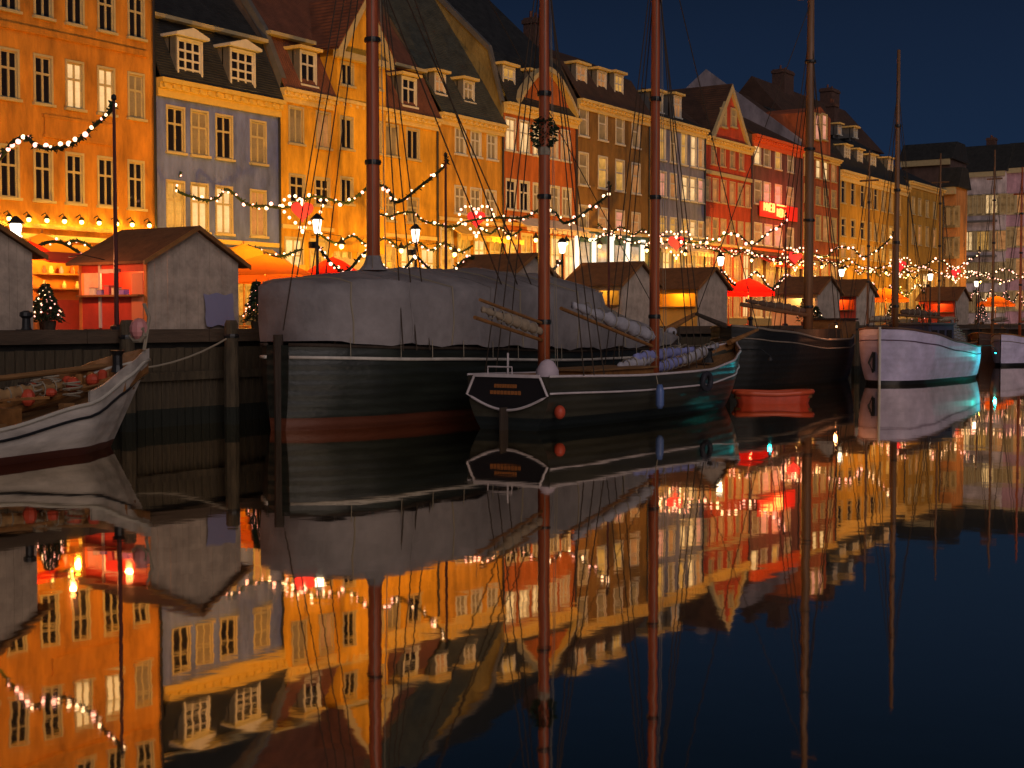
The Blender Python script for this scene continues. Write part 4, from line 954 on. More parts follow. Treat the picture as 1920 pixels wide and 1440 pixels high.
def mast(B, x, y, z0, h, r0, r1, m, name='mast', bands=True, spread=None):
    o = MB().tube([(x, y, z0), (x, y, z0+h*.25), (x, y, z0+h*.7), (x, y, z0+h)], [r0, r0*.97, (r0+r1)/2, r1], 12).build(name, m, B, local=True, smooth=True)
    if bands:
        for q in (.12, .34, .52, .74):
            MB().lathe((x, y, z0+h*q), [(r0*1.12, -.06), (r0*1.2, 0), (r0*1.12, .06)], 12).build('mast_band', M['iron'], o, local=True)
    if spread:
        MB().tube([(x, y-spread[1], z0+h*spread[0]), (x, y+spread[1], z0+h*spread[0])], .05, 6).build('crosstree', m, o, local=True)
    return o
def stay(B, a, c, r=.022, m=None, name='shroud', sag=0.0):
    pts = [Vector(a)+(Vector(c)-Vector(a))*t-Vector((0, 0, sag*4*t*(1-t))) for t in (0, .25, .5, .75, 1)]
    MB().tube(pts if sag else [a, c], r, 5).build(name, m or M['rope'], B, local=True)
def sailroll(B, a, c, r, m, name='furled_sail', seed=1):
    rr = random.Random(seed); a = Vector(a); c = Vector(c); n_ = 26; v = []; f = []; k = 10
    d = (c-a).normalized(); u = d.cross(Vector((0, 0, 1))).normalized(); w_ = u.cross(d)
    for i in range(n_+1):
        t = i/n_; p = a+(c-a)*t; rad_ = r*(.55+.45*math.sin(math.pi*min(1, t*1.2+.05)))*(1+.18*math.sin(i*1.7))
        for j in range(k):
            th = 2*math.pi*j/k; q = rad_*(1+rr.uniform(-.16, .16)); v.append(p+u*math.cos(th)*q*.7+w_*math.sin(th)*q)
    for i in range(n_):
        for j in range(k): f.append((i*k+j, i*k+(j+1) % k, (i+1)*k+(j+1) % k, (i+1)*k+j))
    f += [tuple(range(k))[::-1], tuple(range(n_*k, n_*k+k))]
    o = MB().add(v, f).build(name, m, B, local=True, smooth=True)
    for i in range(1, 7):
        p = a+(c-a)*(i/7)
        ring = [p+(u*math.cos(th)*.72+w_*math.sin(th))*r*1.12 for th in [2*math.pi*j/10 for j in range(11)]]
        MB().tube(ring, .015, 4, cap=False).build('gasket', M['palerope'], o, local=True)
    return o
hullwhite = mat('white_hull_red_boot', (.62, .55, .48), .5, .34, 1.5, .12, 6, stretch=(.3, 2, 2), wl=.16, wlcol=(.10, .025, .014), tiles=('Z', 1.3, .12))
hullB = mat('black_green_hull', (.020, .024, .018), .45, .5, 1.2, .3, 5, stretch=(.3, 2, 2), wl=.30, wlcol=(.12, .032, .014), tiles=('Z', 1.3, .25))
hullC = mat('dark_olive_hull', (.05, .045, .030), .35, .4, 1.2, .15, 6, stretch=(.3, 2, 2), wl=.30, wlcol=(.015, .02, .02), tiles=('Z', 1.6, .2))
hullD = mat('tarred_hull', (.007, .007, .006), .5, .4, 2, .2, 6, tiles=('Z', 1.3, .15))
hullE = mat('violet_light_white_hull', (.55, .49, .66), .45, .26, 1.5, .1, 6, wl=.17, wlcol=(.01, .01, .012), tiles=('Z', 1.3, .10))  # violet light painted into the white hull colour
canvas = mat('grey_canvas', (.27, .24, .235), .85, .34, .8, .8, 3.2); sailw = mat('pale_sail', (.42, .40, .44), .9, .2, 3, .4, 9); sailo = mat('ochre_sail', (.40, .30, .20), .9, .25, 3, .4, 9)
bluecloth = mat('blue_cover', (.28, .30, .62), .6, .2, 3, .4, 9)

# --- white sailing boat, left
A = thing('white_sailboat', (7.55, -15.7, 0), 'white wooden sailing boat at lower left with brown deck and black sheer stripe', 'sailboat')
SA = dict(L=13.2, b=[(0, 1.2), (.3, 1.75), (.6, 1.7), (.8, 1.25), (.92, .62), (1, .03)], z=[(0, .75), (.5, .60), (.62, .66), (.8, 1.0), (1, 1.78)], rake=1.5, p=.75)
boat_hull(A, SA, hullwhite, M['deck'], M['white'], .04, .25, rub=[(.86, .028)], rubm=M['iron'])
for side in (-1, 1):   # raised bow bulwark
    b = MB()
    N = 16
    for i in range(N):
        u0, u1 = .80+.2*i/N, .80+.2*(i+1)/N; a = hullpt(SA, u0, 1, side); c = hullpt(SA, u1, 1, side)
        b.add([a, c, (c[0], c[1], c[2]+.02), (a[0], a[1], a[2]+.02)], [(0, 1, 2, 3)])
        hgt = .26; b.add([(a[0], a[1], a[2]), (c[0], c[1], c[2]), (c[0], c[1]*1.01, c[2]+hgt), (a[0], a[1]*1.01, a[2]+hgt), (a[0], a[1]*.97, a[2]+hgt), (c[0], c[1]*.97, c[2]+hgt), (c[0], c[1]*.96, c[2]), (a[0], a[1]*.96, a[2])], [(0, 1, 2, 3), (3, 2, 5, 4), (4, 5, 6, 7)])
    b.build('bow_bulwark', M['oiled'] if side > 0 else hullwhite, A, local=True)
MB().box(3.0, 7.6, -.8, .8, .55, 1.0).build('cabin', M['oiled'], A, local=True)
MB().box(2.9, 7.7, -.88, .88, 1.002, 1.06).build('cabin_roof', M['deck'], A, local=True)
MB().box(8.6, 9.6, -.45, .45, .6, .95).build('hatch', M['oiled'], A, local=True)
for k in range(5): MB().box(3.4+k*.85, 3.85+k*.85, -.83, -.802, .68, .88).build('porthole', M['glass'], A, local=True)
mast(A, 7.2, 0, .5, 14, .12, .06, M['varnish'])
MB().tube([(7.0, 0, 1.75), (1.2, 0, 2.0)], .07, 8).build('boom', M['oiled'], A, local=True)
sailroll(A, (6.8, 0, 1.95), (1.5, 0, 2.15), .16, mat('ochre_brown_sail', (.35, .20, .08), .9, .25, 3, .4, 9), seed=4)
for k in range(4):
    x_ = 9.9+k*.55; zz = .95+.09*k; MB().ball((x_+R.uniform(-.12, .12), -.35+.25*R.random(), zz+.14+.08*R.random()), .08+.07*R.random(), 8, 6, R.uniform(.7, 1.3)).build('red_fender', mat('red_rubber', (.55, .07, .03), .5), A, local=True)
for k in range(6):
    x_ = 4.2+k*.8; MB().box(x_, x_+.12, -1.25, -1.17, .55, 1.15).build('stanchion', M['oiled'], A, local=True)
MB().box(3.8, 9.6, -1.27, -1.16, 1.152, 1.20).build('hand_rail', M['oiled'], A, local=True)
for k in range(4): MB().box(4.0+k*1.3, 4.9+k*1.3, -1.05, -.92, .50, .72).build('deck_chest', M['deck'], A, local=True)
def ap(px, py, y=-15.7): q = onY(px, py, y); return (q.x-7.55, q.y+15.7, q.z)
MB().tube([ap(-40, 790), ap(110, 742), ap(232, 704)], [.09, .085, .05], 8).build('spar', M['oiled'], A, local=True)
MB().tube([ap(-20, 712, -15.2), ap(200, 686, -15.2)], .06, 8).build('spar', M['deck'], A, local=True)
sailroll(A, ap(-30, 748, -15.9), ap(120, 722, -15.9), .13, mat('ochre_brown_sail', (.35, .20, .08), .9, .25, 3), seed=21)
for k in range(9):
    q = ap(60+k*22, 726-k*4, -15.4); MB().lathe((q[0], q[1], q[2]-.1), [(.09, 0), (.10, .14), (.05, .2)], 8).build('deck_cask', MATS['red_rubber'] if k % 3 == 0 else M['oiled'], A, local=True)
for k in range(16):
    q = ap(R.uniform(20, 235), R.uniform(700, 745), -15.7+R.uniform(-.6, .4)); w_ = R.uniform(.06, .2)
    if k % 3 == 0: MB().box(q[0]-w_, q[0]+w_, q[1]-w_*.6, q[1]+w_*.6, q[2]-.3, q[2]-.3+R.uniform(.08, .25)).build('deck_box', R.choice([M['deck'], M['oiled'], M['wood'], M['oiled']]), A, local=True)
    elif k % 3 == 1: MB().tube([(q[0]+w_*math.cos(t), q[1]+w_*math.sin(t), q[2]-.25+.012*i) for i, t in enumerate([j*.7 for j in range(26)])], .02, 5).build('rope_coil', M['palerope'], A, local=True)
    else: MB().tube([(q[0]-w_*3, q[1], q[2]-.3), (q[0]+w_*3, q[1]+.1, q[2]-.18)], .03, 6).build('loose_timber', M['deck'], A, local=True)
# windlass and figure clutter at the bow
MB().lathe((12.35, 0, 1.55), [(.14, 0), (.10, .15), (.10, .35), (.16, .45)], 10).build('windlass', M['iron'], A, local=True)
MB().ball((12.95, .0, 2.45), .20, 10, 7, 1.2).build('pink_fender', mat('pink_fender', (.62, .25, .24), .5), A, local=True)
MB().tube([(12.9, -.2, 2.0), (13.1, -.15, 2.7), (13.0, -.1, 3.0)], .04, 6).build('bow_roller', M['palerope'], A, local=True)
MB().tube([(12.9, math.sin(k*.9)*.22, 2.35+.10*math.cos(k*.9)*1.6) for k in range(8)], .05, 6).build('coiled_line', M['palerope'], A, local=True)
for k, dx in enumerate((-.8, -.2, .5)): stay(A, (7.2+dx, -1.6, .9), (7.2, 0, 13.5-k), .018)
for dx in (-.8, .5): stay(A, (7.2+dx, 1.6, .9), (7.2, 0, 13), .018)

# --- covered ship
BX = 24.8
Bs = thing('covered_ship', (BX, -15.7, 0), 'long black hulled ship under a grey winter tarpaulin with a white rubbing strake', 'ship')
SB = dict(L=21.0, b=[(0, .35), (.03, 1.1), (.10, 1.9), (.3, 2.35), (.7, 2.3), (.9, 1.4), (1, .05)], z=[(0, 2.05), (.15, 1.95), (.5, 1.75), (.8, 1.75), (1, 2.3)], rake=.8, p=.55)
boat_hull(Bs, SB, hullB, M['wood'], M['wood'], .05, .3, rub=[(.895, .045)], rubm=mat('white_strake', (.62, .56, .48), .5, .2, 3))
# tarpaulin
b = MB(); N = 60; K = 16
Z0 = [(0, 3.62), (.05, 3.72), (.15, 4.0), (.42, 4.15), (.62, 4.1), (.80, 3.0), (1, 2.3)]
sag = lambda u: .05*math.sin(u*40)
for i in range(N+1):
    u = i/N; x_ = .50+17.8*u; us = x_/21.0
    hb = max(interp(SB['b'], us)+.12, .95); zr = interp(Z0, u)+.03*math.sin(u*31); ze = max(interp(SB['z'], us)+.12, .0)
    # eave shoulder
    zsx = ze+(zr-ze)*(.90 if u < .06 else .90-.2*min(1, (u-.06)/.15) if u < .62 else .5)
    ring = []
    for side in (-1, 1):
        pts = [(side*hb, ze), (side*(hb+.02), ze+(zsx-ze)*.35), (side*(hb-.02), ze+(zsx-ze)*.7), (side*(hb*.985), zsx), (side*hb*.72, zsx+(zr-zsx)*.34), (side*hb*.42, zsx+(zr-zsx)*.66), (side*.12, zr-.03)]
        ring += pts if side < 0 else pts[::-1]
    for j, (yy, zz) in enumerate(ring):
        fold = .035*math.sin(u*57+j*1.3)+.03*math.sin(u*131+j*.4)+R.uniform(-.008, .008)
        b.v.append((x_, yy+(fold if abs(yy) > .3 else 0)*(1 if yy > 0 else -1), zz+fold*.6-(0.07*abs(math.sin(u*math.pi*9)) if j in (0, 13) else 0)))
    n_r = len(ring)
for i in range(N):
    for j in range(n_r-1): b.f.append((i*n_r+j, (i+1)*n_r+j, (i+1)*n_r+j+1, i*n_r+j+1))
b.f.append(tuple(range(n_r)))
T = thing('tarpaulin', (BX, -15.7, 1.8), 'large grey winter tarpaulin tented over the black hulled ship', 'tarpaulin'); b.build('sheet', canvas, T, local=True, smooth=True, off=(0, 0, 1.8))
for k in range(2, N-2, 5):
    ring_ = [(v[0], v[1]*1.006, v[2]+.012) for v in b.v[k*n_r:(k+1)*n_r]]
    MB().tube(ring_, .016 if k % 2 else .024, 5).build('lashing_rope' if k % 2 else 'seam', M['palerope'] if k % 10 == 2 else canvas, T, local=True).location = (0, 0, -1.8)
# small crest on the sheet
p = onY(587, 578, -18.22); em = MB(); em.prism([(p.x-.14, p.z+.18), (p.x-.14, p.z-.05), (p.x, p.z-.2), (p.x+.14, p.z-.05), (p.x+.14, p.z+.18)], 'Y', -18.25, -18.22)
EM = None
def hull_side_y(px):  # y of the near tarp face at a given column
    return -15.7
# lashings hanging from the sheet
for k in range(16):
    xx = 1.0+k*1.15; us = xx/21; hb = interp(SB['b'], us)+.16; ze = interp(SB['z'], us)
    MB().tube([(xx, -hb, ze+.2), (xx, -hb-.01, ze-.25)], .012, 4).build('lashing', M['palerope'], Bs, local=True)
for k in range(24):   # rail stanchions between sheet and hull
    xx = .8+k*.8; us = xx/21
    MB().box(xx, xx+.06, -interp(SB['b'], us)+.05, -interp(SB['b'], us)+.11, interp(SB['z'], us)-.1, interp(SB['z'], us)+.35).build('stanchion', M['wood'], Bs, local=True)
pm = onY(700, 500, -15.7); mx = pm.x-BX
mB = mast(Bs, mx, 0, .8, 17.5, .185, .12, M['varnish'], spread=(.86, .9))
MB().lathe((mx, 0, 3.95), [(.38, 0), (.26, .15), (.21, .3), (.19, .38)], 12).build('mast_collar', canvas, Bs, local=True)
for k in range(3): stay(Bs, (mx-1.6+k*.55, -2.2, 1.9), (mx, 0, 15.0-.5*k), .017)
for k in range(3): stay(Bs, (mx-1.0+k*.65, 2.2, 1.9), (mx, 0, 15.0-.5*k), .017)
stay(Bs, (.2, 0, 2.4), (mx, 0, 16.5), .016, name='backstay'); stay(Bs, (20.5, 0, 2.4), (mx, 0, 16.5), .016, name='forestay')
stay(Bs, (9.2, -2.3, 1.9), (mx, 0, 13.0), .02); stay(Bs, (8.2, -2.3, 1.9), (mx, 0, 14.0), .02); stay(Bs, (7.5, -2.3, 1.9), (mx, 0, 12.0), .02)
MB().tube([(.06, -.0, -.5), (.02, 0, 2.3)], .12, 8).build('sternpost', M['wood'], Bs, local=True)
MB().tube([(20.6, 0, 2.3), (23.0, 0, 2.9)], [.14, .08], 8).build('bowsprit', M['oiled'], Bs, local=True)
for k in range(5):
    xx = 17.2+.5*k; MB().ball((xx, -.9+.3*(k % 2), 2.25), .22, 8, 6, .8).build('deck_bundle', bluecloth if k % 2 else sailw, Bs, local=True)
MR = thing('mooring_rope', (27.0, -13.2, 1.9), 'slack mooring rope running from the quay pile to the left', 'rope')
MB().tube([Vector((25.7, -13.3, 2.25))+(Vector((22.0, -13.0, 1.5))-Vector((25.7, -13.3, 2.25)))*t-Vector((0, 0, .5*4*t*(1-t)*.5)) for t in [i/8 for i in range(9)]], .025, 6).build('line', M['palerope'], MR)

# --- ketch in front
K_ = thing('ketch', (28.0, -20.2, 0), 'two masted ketch with dark transom edged in white and furled sails', 'sailboat')
SK = dict(L=13.4, b=[(0, 1.18), (.2, 1.55), (.5, 1.75), (.75, 1.4), (.9, .75), (1, .04)], z=[(0, 1.30), (.3, 1.22), (.6, 1.25), (.85, 1.55), (1, 1.95)], rake=1.3, p=.85)
whitet = mat('pinkish_white_trim', (.62, .54, .54), .5, .15, 3)
boat_hull(K_, SK, hullC, M['deck'], whitet, .035, .28, rub=[(.80, .028)], rubm=whitet)
# transom plate: black panel with white moulding and name board
N = 20
def tr(v, side): p = hullpt(SK, 0, v, side); return (p[1], p[2])
poly = [(-1.14, 1.27), (1.14, 1.27)] ; 
edge = [(-1.16, .84)]+[(-1.16+2.32*t, .84-.36*math.sin(math.pi*t)) for t in [i/16 for i in range(1, 16)]]+[(1.16, .84)]
ring = [(-.95, 1.28)]+edge+[(.95, 1.28)]
MB().prism(ring, 'X', -.05, -.012).build('transom_panel', mat('transom_black', (.012, .010, .012), .5), K_, local=True)
MB().tube([(-.07, y, z) for (y, z) in ring], .032, 6).build('transom_moulding', whitet, K_, local=True)
MB().box(-.10, -.06, -.95, .95, 1.27, 1.35).build('taffrail', whitet, K_, local=True)
nb = mat('name_board_gilt', (.35, .12, .03), .5)
for (zz, a, c) in ((1.06, -.36, .30), (.90, -.48, .42)):
    k = 9; ww = (c-a)/k
    for i in range(k):
        MB().box(-.062, -.051, -(a+i*ww+ww*.8), -(a+i*ww), zz-.045, zz+.045).build('letter', nb, K_, local=True)
MB().lathe((1.25, -.35, 1.0), [(.24, 0), (.30, .2), (.28, .42), (.16, .62), (.05, .68)], 14).build('covered_compass', mat('white_cover', (.62, .50, .55), .7, .1, 4), K_, local=True, smooth=True)
MB().tube([(.3, .2, 1.0), (.3, .2, 1.85)], .025, 6).build('flagstaff', whitet, K_, local=True)
MB().tube([(-.05, .55, 1.32), (-.05, .55, 1.52), (-.05, -.15, 1.52), (-.05, -.15, 1.32)], .02, 5).build('stern_rail', whitet, K_, local=True)
pmz = onY(1020, 600, -20.2).x-28.0; pmn = onY(1227, 600, -20.2).x-28.0
mast(K_, pmz, 0, .9, 14.2, .155, .09, M['varnish'], name='mizzen_mast', spread=(.8, .5))
mast(K_, pmn, 0, .9, 15.5, .15, .09, M['varnish'], name='main_mast', spread=(.8, .6))
def kp(px, py, y=-20.2): p = onY(px, py, y); return (p.x-28.0, p.y+20.2, p.z)
MB().tube([kp(1022, 640), kp(890, 595, -20.6)], .045, 8).build('mizzen_boom', M['oiled'], K_, local=True)
MB().tube([kp(1022, 608), kp(900, 562, -20.5)], .04, 8).build('mizzen_gaff', M['oiled'], K_, local=True)
sailroll(K_, kp(1016, 622), kp(905, 580, -20.55), .13, sailo, seed=6)
MB().tube([kp(1225, 650), kp(1052, 578)], .05, 8).build('main_boom', M['oiled'], K_, local=True)
sailroll(K_, kp(1235, 635), kp(1075, 572), .19, sailw, seed=8)
for (pa, pb2) in (((1160, 690), (1250, 664)), ((1190, 672), (1300, 655)), ((1280, 676), (1345, 648)), ((1230, 690), (1290, 672))):
    sailroll(K_, kp(*pa), kp(*pb2), .17, bluecloth if pa[0] % 20 else sailw, 'folded_cover', seed=pa[0])
MB().box(2.8, 6.3, -.7, .7, 1.0, 1.34).build('cabin', M['oiled'], K_, local=True)
MB().box(2.7, 6.4, -.78, .78, 1.342, 1.39).build('cabin_roof', M['deck'], K_, local=True)
MB().tube([(12.9, 0, 1.95), (15.2, 0, 2.35)], [.09, .05], 8).build('bowsprit', M['oiled'], K_, local=True)
MB().lathe((11.3, 0, 1.35), [(.2, 0), (.14, .15), (.14, .35), (.2, .45)], 10).build('windlass', M['iron'], K_, local=True)
MB().tube([(4.3, -1.80, 1.22), (4.3, -1.86, .95)], .012, 4).build('fender_line', M['palerope'], K_, local=True)
MB().tube([(4.3, -1.91, .98), (4.3, -1.91, .82), (4.3, -1.91, .45), (4.3, -1.91, .35)], [.06, .11, .11, .06], 10).build('blue_fender', mat('blue_fender', (.10, .16, .36), .4), K_, local=True, smooth=True)
tyr = MB(); tyr.tube([(7.3+.26*math.cos(t), -1.78-.06, .95+.22*math.sin(t)) for t in [2*math.pi*i/16 for i in range(17)]], .08, 8, cap=False); tyr.build('tyre_fender', mat('black_rubber', (.02, .02, .03), .7), K_, local=True, smooth=True)
MB().ball((.35, -1.25, .45), .14, 10, 8, 1.2).build('red_buoy', mat('red_rubber', (.55, .07, .03), .5), K_, local=True, smooth=True)
MB().box(-.35, -.02, -.02, .02, -.4, .55).build('rudder', M['wood'], K_, local=True)
for (mx_, hh) in ((pmz, 12.5), (pmn, 13.6)):
    for k in range(3):
        for sd in (-1, 1): stay(K_, (mx_-.5+k*.5, sd*(1.45 if mx_ < 4 else 1.35), 1.3), (mx_, 0, hh-.4*k), .016)
stay(K_, (15.2, 0, 2.35), (pmn, 0, 14.5), .016, name='forestay'); stay(K_, (pmz, 0, 13.5), (pmn, 0, 14.0), .014, name='triatic_stay')
stay(K_, (13.0, 0, 2.0), (15.0, 5.5, 2.2), .02, M['palerope'], 'mooring_line', .3)
for (B_, x_, y_, z_, h_) in ((K_, pmz, 0, 1.3, 13.5), (K_, pmn, 0, 1.3, 14.8), (Bs, mx, 0, 4.0, 15.8)):
    for (dx, dy) in ((-.22, -.16), (.24, -.12), (.05, -.28)): MB().tube([(x_+dx*1.3, y_+dy*1.3, z_), (x_+dx*.4, y_+dy*.4, z_+h_-1.3)], .009, 4).build('halyard', M['palerope'], B_, local=True)
# fir sprig tied to the mizzen mast
p = onY(1005, 250, -20.2); FT = thing('mast_fir', (28+pmz, -20.2, p.z), 'small dark fir lashed part way up the first red mast', 'fir tree')
b = MB(); xx = 28+pmz
for i in range(420):
    u = R.random(); t = R.uniform(0, 6.283); q = .30*math.sin(math.pi*min(.98, u*.9+.08))**.7*R.random()**.5
    b.leaf((xx+q*math.cos(t), -20.2+q*math.sin(t), p.z-.3+u*.75), Vector((math.cos(t), math.sin(t), R.uniform(-.5, .3)))*R.uniform(.08, .16), .035)
b.build('foliage', M['fir'], FT); MB().lathe((xx, -20.2, p.z-.5), [(.16, 0), (.17, .1), (.16, .2)], 8).build('lashing', M['palerope'], FT)

# --- black barge
D = thing('black_barge', (49.5, -16.2, 0), 'tarred black barge with raised dark bow and a stout bare mast', 'barge')
SD = dict(L=13.2, b=[(0, .25), (.08, 1.1), (.25, 1.65), (.7, 1.65), (.9, 1.0), (1, .1)], z=[(0, 2.45), (.15, 2.25), (.5, 1.85), (.8, 1.85), (1, 2.1)], p=.5)
pale = mat('grey_brown_trim', (.22, .17, .13), .6, .3, 3)
boat_hull(D, SD, hullD, M['wood'], pale, .05, .3, rub=[(.86, .03)], rubm=pale)
pd = onY(1515, 600, -16.2); mast(D, pd.x-49.5, 0, 1.2, 17.2, .215, .13, M['greymast'], spread=(.9, .6))
MB().box(4.0, 9.5, -1.2, 1.2, 1.5, 2.3).build('hatch_cover', M['wood'], D, local=True)
MB().tube([(pd.x-49.5-.2, 0, 2.9), (1.5, 0, 3.3)], .09, 8).build('boom', M['greymast'], D, local=True); sailroll(D, (pd.x-49.9, 0, 3.1), (2.0, 0, 3.45), .15, mat('brown_sail', (.14, .08, .05), .9, .3, 3), seed=11)
MB().tube([(-.05, 0, 2.45), (-2.6, 0, 2.9)], [.12, .07], 8).build('bowsprit', M['wood'], D, local=True)
MB().box(10.8, 12.6, -.8, .8, 1.6, 2.7).build('wheelhouse', M['oiled'], D, local=True); MB().box(10.7, 12.7, -.9, .9, 2.702, 2.78).build('wheelhouse_roof', M['wood'], D, local=True)
for k in range(3):
    for sd_ in (-1, 1): stay(D, (pd.x-49.5-.8+k*.7, sd_*1.6, 1.9), (pd.x-49.5, 0, 15.5-k), .02)
stay(D, (-2.6, 0, 2.9), (pd.x-49.5, 0, 16.5), .018, name='forestay')
bl_ = MB(); bl_.tube([(6.9, -1.62, 1.8), (6.9, -1.62, 2.5), (6.9, -1.95, 2.6)], .02, 6); bl_.lathe((6.9, -1.95, 2.46), [(.09, 0), (.05, .1), (.02, .13)], 8)  # lamp added to throw warm light on the white bow beside it
blo = bl_.build('added_rail_lamp', M['iron'], D, local=True); MB().ball((6.9, -1.95, 2.42), .045, 8, 6).build('bulb', M['bulb'], blo, local=True)
Lb = bpy.data.lights.new('added_rail_light', 'POINT'); Lb.energy = 26; Lb.color = (1.0, .36, .14); Lb.shadow_soft_size = .06; lo = bpy.data.objects.new('added_rail_light', Lb); COL.objects.link(lo); lo.parent = D; lo.location = (6.9, -1.95, 2.3)
# --- red dinghy
ang = -math.atan2(.8387, .5446)
pdg = onY(1380, 756, -38.5+46*.4107-1.0)
dd = CAM+ (fh+rt*((1378-960)/F))*44.6; DG = thing('red_dinghy', (dd.x, dd.y, 0), 'small red rowing dinghy floating beyond the ketch bow', 'dinghy', rz=ang)
SDG = dict(L=2.5, b=[(0, .22), (.06, .40), (.2, .55), (.5, .62), (.8, .5), (.93, .3), (1, .05)], z=[(0, .34), (.5, .30), (1, .36)], p=.9, rake=.4, srake=.35)
boat_hull(DG, SDG, mat('red_gel_coat', (.60, .06, .02), .4, .2, 3), mat('dinghy_inside', (.25, .05, .03), .6), mat('red_gunwale', (.66, .09, .03), .4), .085, .16)
MB().box(1.0, 1.25, -.52, .52, .20, .23).build('thwart', M['oiled'], DG, local=True)
# --- white boat with dark boot
pE = CAM+(fh+rt*((1650-960)/F))*57.6
E = thing('white_motor_sailer', (pE.x, pE.y, 0), 'white bluff bowed boat with black waterline and teal glow at its stern', 'boat', rz=rad(-4))
SE = dict(L=9.6, b=[(0, .03), (.03, .85), (.08, 1.25), (.2, 1.6), (.7, 1.6), (.9, 1.3), (1, 1.0)], z=[(0, 2.35), (.2, 2.12), (.5, 1.75), (.8, 1.5), (1, 1.5)], p=.45)
boat_hull(E, SE, hullE, M['deck'], mat('brown_rail', (.14, .07, .045), .6), .05, .3, rub=[(.84, .022)], rubm=mat('plum_stripe', (.09, .04, .08), .5))
MB().tube([(-.03, 0, -.4), (-.05, 0, 2.4)], .06, 8).build('stem', M['white'], E, local=True)
MB().box(-.02, .22, .22, .32, .55, 1.35).build('anchor', M['iron'], E, local=True)
MB().tube([(.02, .30, 1.35), (.05, .5, .9), (.02, .30, .5)], .05, 6).build('anchor_fluke', M['iron'], E, local=True)
MB().box(3.2, 6.2, -.9, .9, 1.4, 2.5).build('deckhouse', mat('dim_navy_paint', (.06, .06, .10), .5, .2, 3), E, local=True); MB().box(3.1, 6.3, -1.0, 1.0, 2.502, 2.58).build('deckhouse_roof', M['lead'], E, local=True)
for k in range(3): MB().box(3.5+k*.9, 4.1+k*.9, -.93, -.902, 1.85, 2.25).build('cabin_window', M['glass'], E, local=True)
for k in range(4): sailroll(E, (6.7+.4*k, -.8, 1.5), (6.8+.4*k, -.6, 2.7-.2*k), .16, mat('grey_cover', (.22, .22, .24), .8, .3, 4), 'covered_gear', seed=30+k)
mast(E, 1.9, .1, 1.8, 12.3, .125, .07, M['greymast'])
MB().tube([(2.0, 0, 2.9), (7.2, 0, 2.8)], .06, 8).build('boom', M['greymast'], E, local=True); sailroll(E, (2.3, 0, 3.05), (6.8, 0, 2.95), .14, mat('brown_sail', (.14, .08, .05), .9, .3, 3), seed=15)
for k in range(3):
    for sd_ in (-1, 1): stay(E, (1.4+k*.5, sd_*1.35, 1.95), (1.9, .1, 12.5-k), .014)
stay(E, (0, 0, 2.4), (1.9, .1, 13.2), .014, name='forestay')
TL = MB(); TL.tube([(8.6, -1.15, 1.5), (8.6, -1.8, 1.55), (8.6, -2.0, 1.35)], .02, 6); TL.lathe((8.6, -2.0, 1.22), [(.10, 0), (.05, .12), (.02, .15)], 8)
tlo = TL.build('stern_lamp_arm', M['iron'], E, local=True); MB().ball((8.6, -2.0, 1.20), .04, 8, 6).build('teal_lamp', mat('teal_lamp', (.2, .8, .8), .4, emit=(.05, .9, .9), es=3), tlo, local=True)
Lt = bpy.data.lights.new('teal_light', 'POINT'); Lt.energy = 45; Lt.color = (.02, .85, .85); Lt.shadow_soft_size = .06; lo = bpy.data.objects.new('teal_light', Lt); COL.objects.link(lo); lo.parent = E; lo.location = (8.6, -2.0, 1.02)
Lt2 = bpy.data.lights.new('teal_light', 'POINT'); Lt2.energy = 5; Lt2.color = (.02, .75, .85); Lt2.shadow_soft_size = .06; lo = bpy.data.objects.new('teal_light', Lt2); COL.objects.link(lo); lo.parent = K_; lo.location = (12.2, -1.7, 1.3)
kl = MB(); kl.tube([(12.2, -.62, 1.75), (12.2, -1.4, 1.75), (12.2, -1.7, 1.55)], .02, 6); kl.lathe((12.2, -1.7, 1.42), [(.09, 0), (.05, .1), (.02, .13)], 8)
klo = kl.build('bow_lamp_arm', M['iron'], K_, local=True)
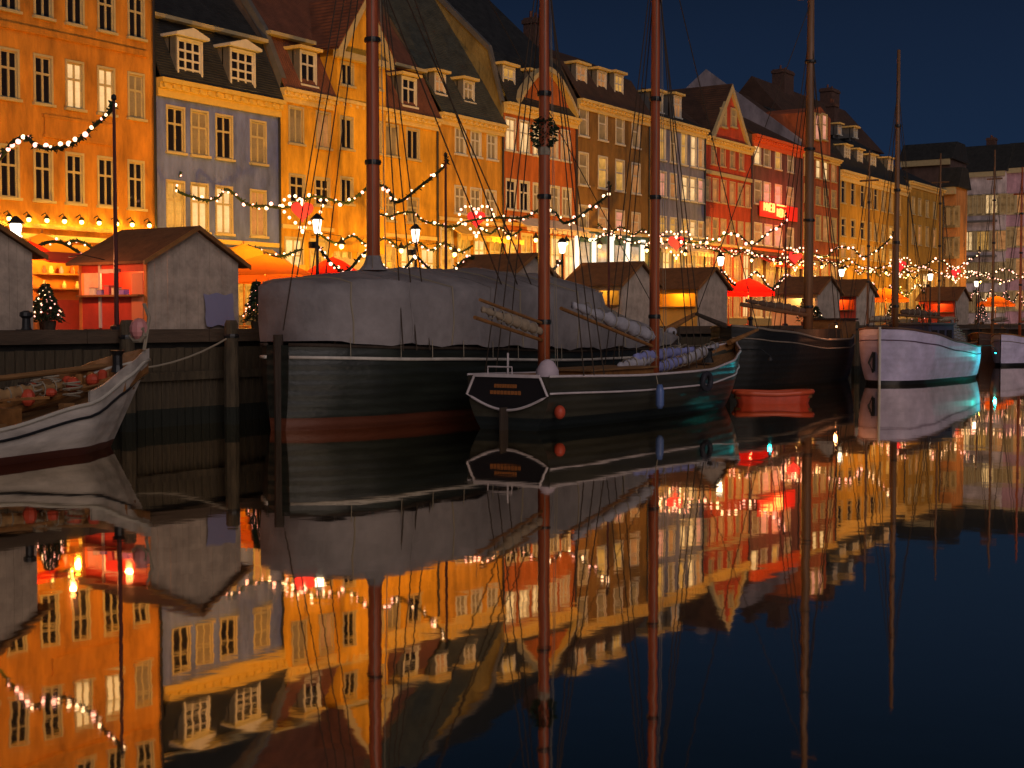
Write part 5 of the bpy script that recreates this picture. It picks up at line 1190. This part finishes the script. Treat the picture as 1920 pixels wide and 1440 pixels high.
# --- further boats
def small_boat(s, y, L, mh, label, hm, rz=0.0, mr=.09, mm=None, rev=True, house_m=None, mx=.4):
    B = thing('moored_boat', (s, y, 0), label, 'boat', 'boats moored further along the quay', rz=rz)
    S = dict(L=L, b=[(0, .03), (.06, .6), (.2, 1.15), (.5, 1.4), (.85, 1.2), (1, .9)], z=[(0, 1.9), (.25, 1.6), (.6, 1.35), (1, 1.4)], p=.5)
    boat_hull(B, S, hm, M['deck'], M['oiled'], .045, .3, rub=[(.84, .022)], rubm=pale)
    MB().box(L*.45, L*.8, -.8, .8, 1.1, 2.15).build('deckhouse', house_m or M['wood'], B, local=True); MB().box(L*.44, L*.81, -.88, .88, 2.152, 2.21).build('deckhouse_roof', M['lead'], B, local=True)
    m = mm or M['greymast']
    mast(B, L*mx, 0, 1.2, mh-1.2, mr, mr*.5, m, spread=(.85, .5))
    MB().tube([(L*mx+.1, 0, 2.6), (L*.9, 0, 2.7)], .05, 6).build('boom', m, B, local=True); sailroll(B, (L*mx+.3, 0, 2.75), (L*.85, 0, 2.85), .13, sailo if mh > 11 else sailw, seed=int(s))
    for k in range(2):
        for sd_ in (-1, 1): stay(B, (L*mx-.3+k*.6, sd_*1.2, 1.4), (L*mx, 0, mh-.8-k), .014)
    stay(B, (.1, 0, 1.9), (L*mx, 0, mh-.3), .014, name='forestay')
    return B
pF = CAM+(fh+rt*((1876-960)/F))*82.0
small_boat(pF.x, pF.y, 8.5, 12.0, 'white hulled boat painted with violet light, cut by the right edge', hullE, rad(-5), mr=.09, mm=M['varnish'])
small_boat(67.5, -14.6, 8.5, 11.5, 'dark boat with thin mast behind the black barge', hullD, mr=.07)
small_boat(79.0, -15.0, 8.5, 12.5, 'dark boat behind the white boat with a thin mast', mat('navy_hull', (.03, .035, .06), .4, .3, 2), mr=.08)
small_boat(91.5, -15.0, 8.5, 14.0, 'brown boat with twin stays behind the white boat stern', mat('brown_hull', (.10, .05, .035), .5, .3, 2), mr=.10)
small_boat(90.5, -21.4, 8.5, 12.5, 'grey boat cut by the right edge beyond the white hulled one', mat('grey_hull', (.20, .18, .18), .5, .3, 2), mr=.09, mm=M['varnish'])
small_boat(103, -15.2, 9.0, 14.0, 'far dark boat with thin mast under the palace block', hullD, mr=.10)
small_boat(104, -19.2, 9.0, 12.5, 'far white boat among the right hand masts', hullwhite, mr=.10, mm=M['varnish'])

# crest on the tarpaulin (flat patch fixed to the cloth)
import bpy as _b
deps = bpy.context.evaluated_depsgraph_get()
deps.update()
sheet = [c for c in T.children][0]
d = ray(587, 578); ok, loc, nrm, idx = sheet.ray_cast(CAM-Vector(T.location), d.normalized())
if ok:
    wl_ = loc+Vector(T.location); nrm = nrm if nrm.y < 0 else -nrm
    u_ = Vector((0, 0, 1)).cross(nrm).normalized(); v_ = nrm.cross(u_)
    sh = [(-.16, .2), (-.16, -.04), (0, -.22), (.16, -.04), (.16, .2)]; vs_ = []
    for dd_ in (.10, .13): vs_ += [wl_+nrm*dd_+u_*a+v_*c for a, c in sh]
    o = MB().add(vs_, [(0, 1, 2, 3, 4), (9, 8, 7, 6, 5)]+[(i, (i+1) % 5, 5+(i+1) % 5, 5+i) for i in range(5)]).build('crest_patch', mat('rust_crest', (.30, .12, .06), .8, .3, 9), T)

for o in bpy.data.objects:
    if '_o' in o: del o['_o']
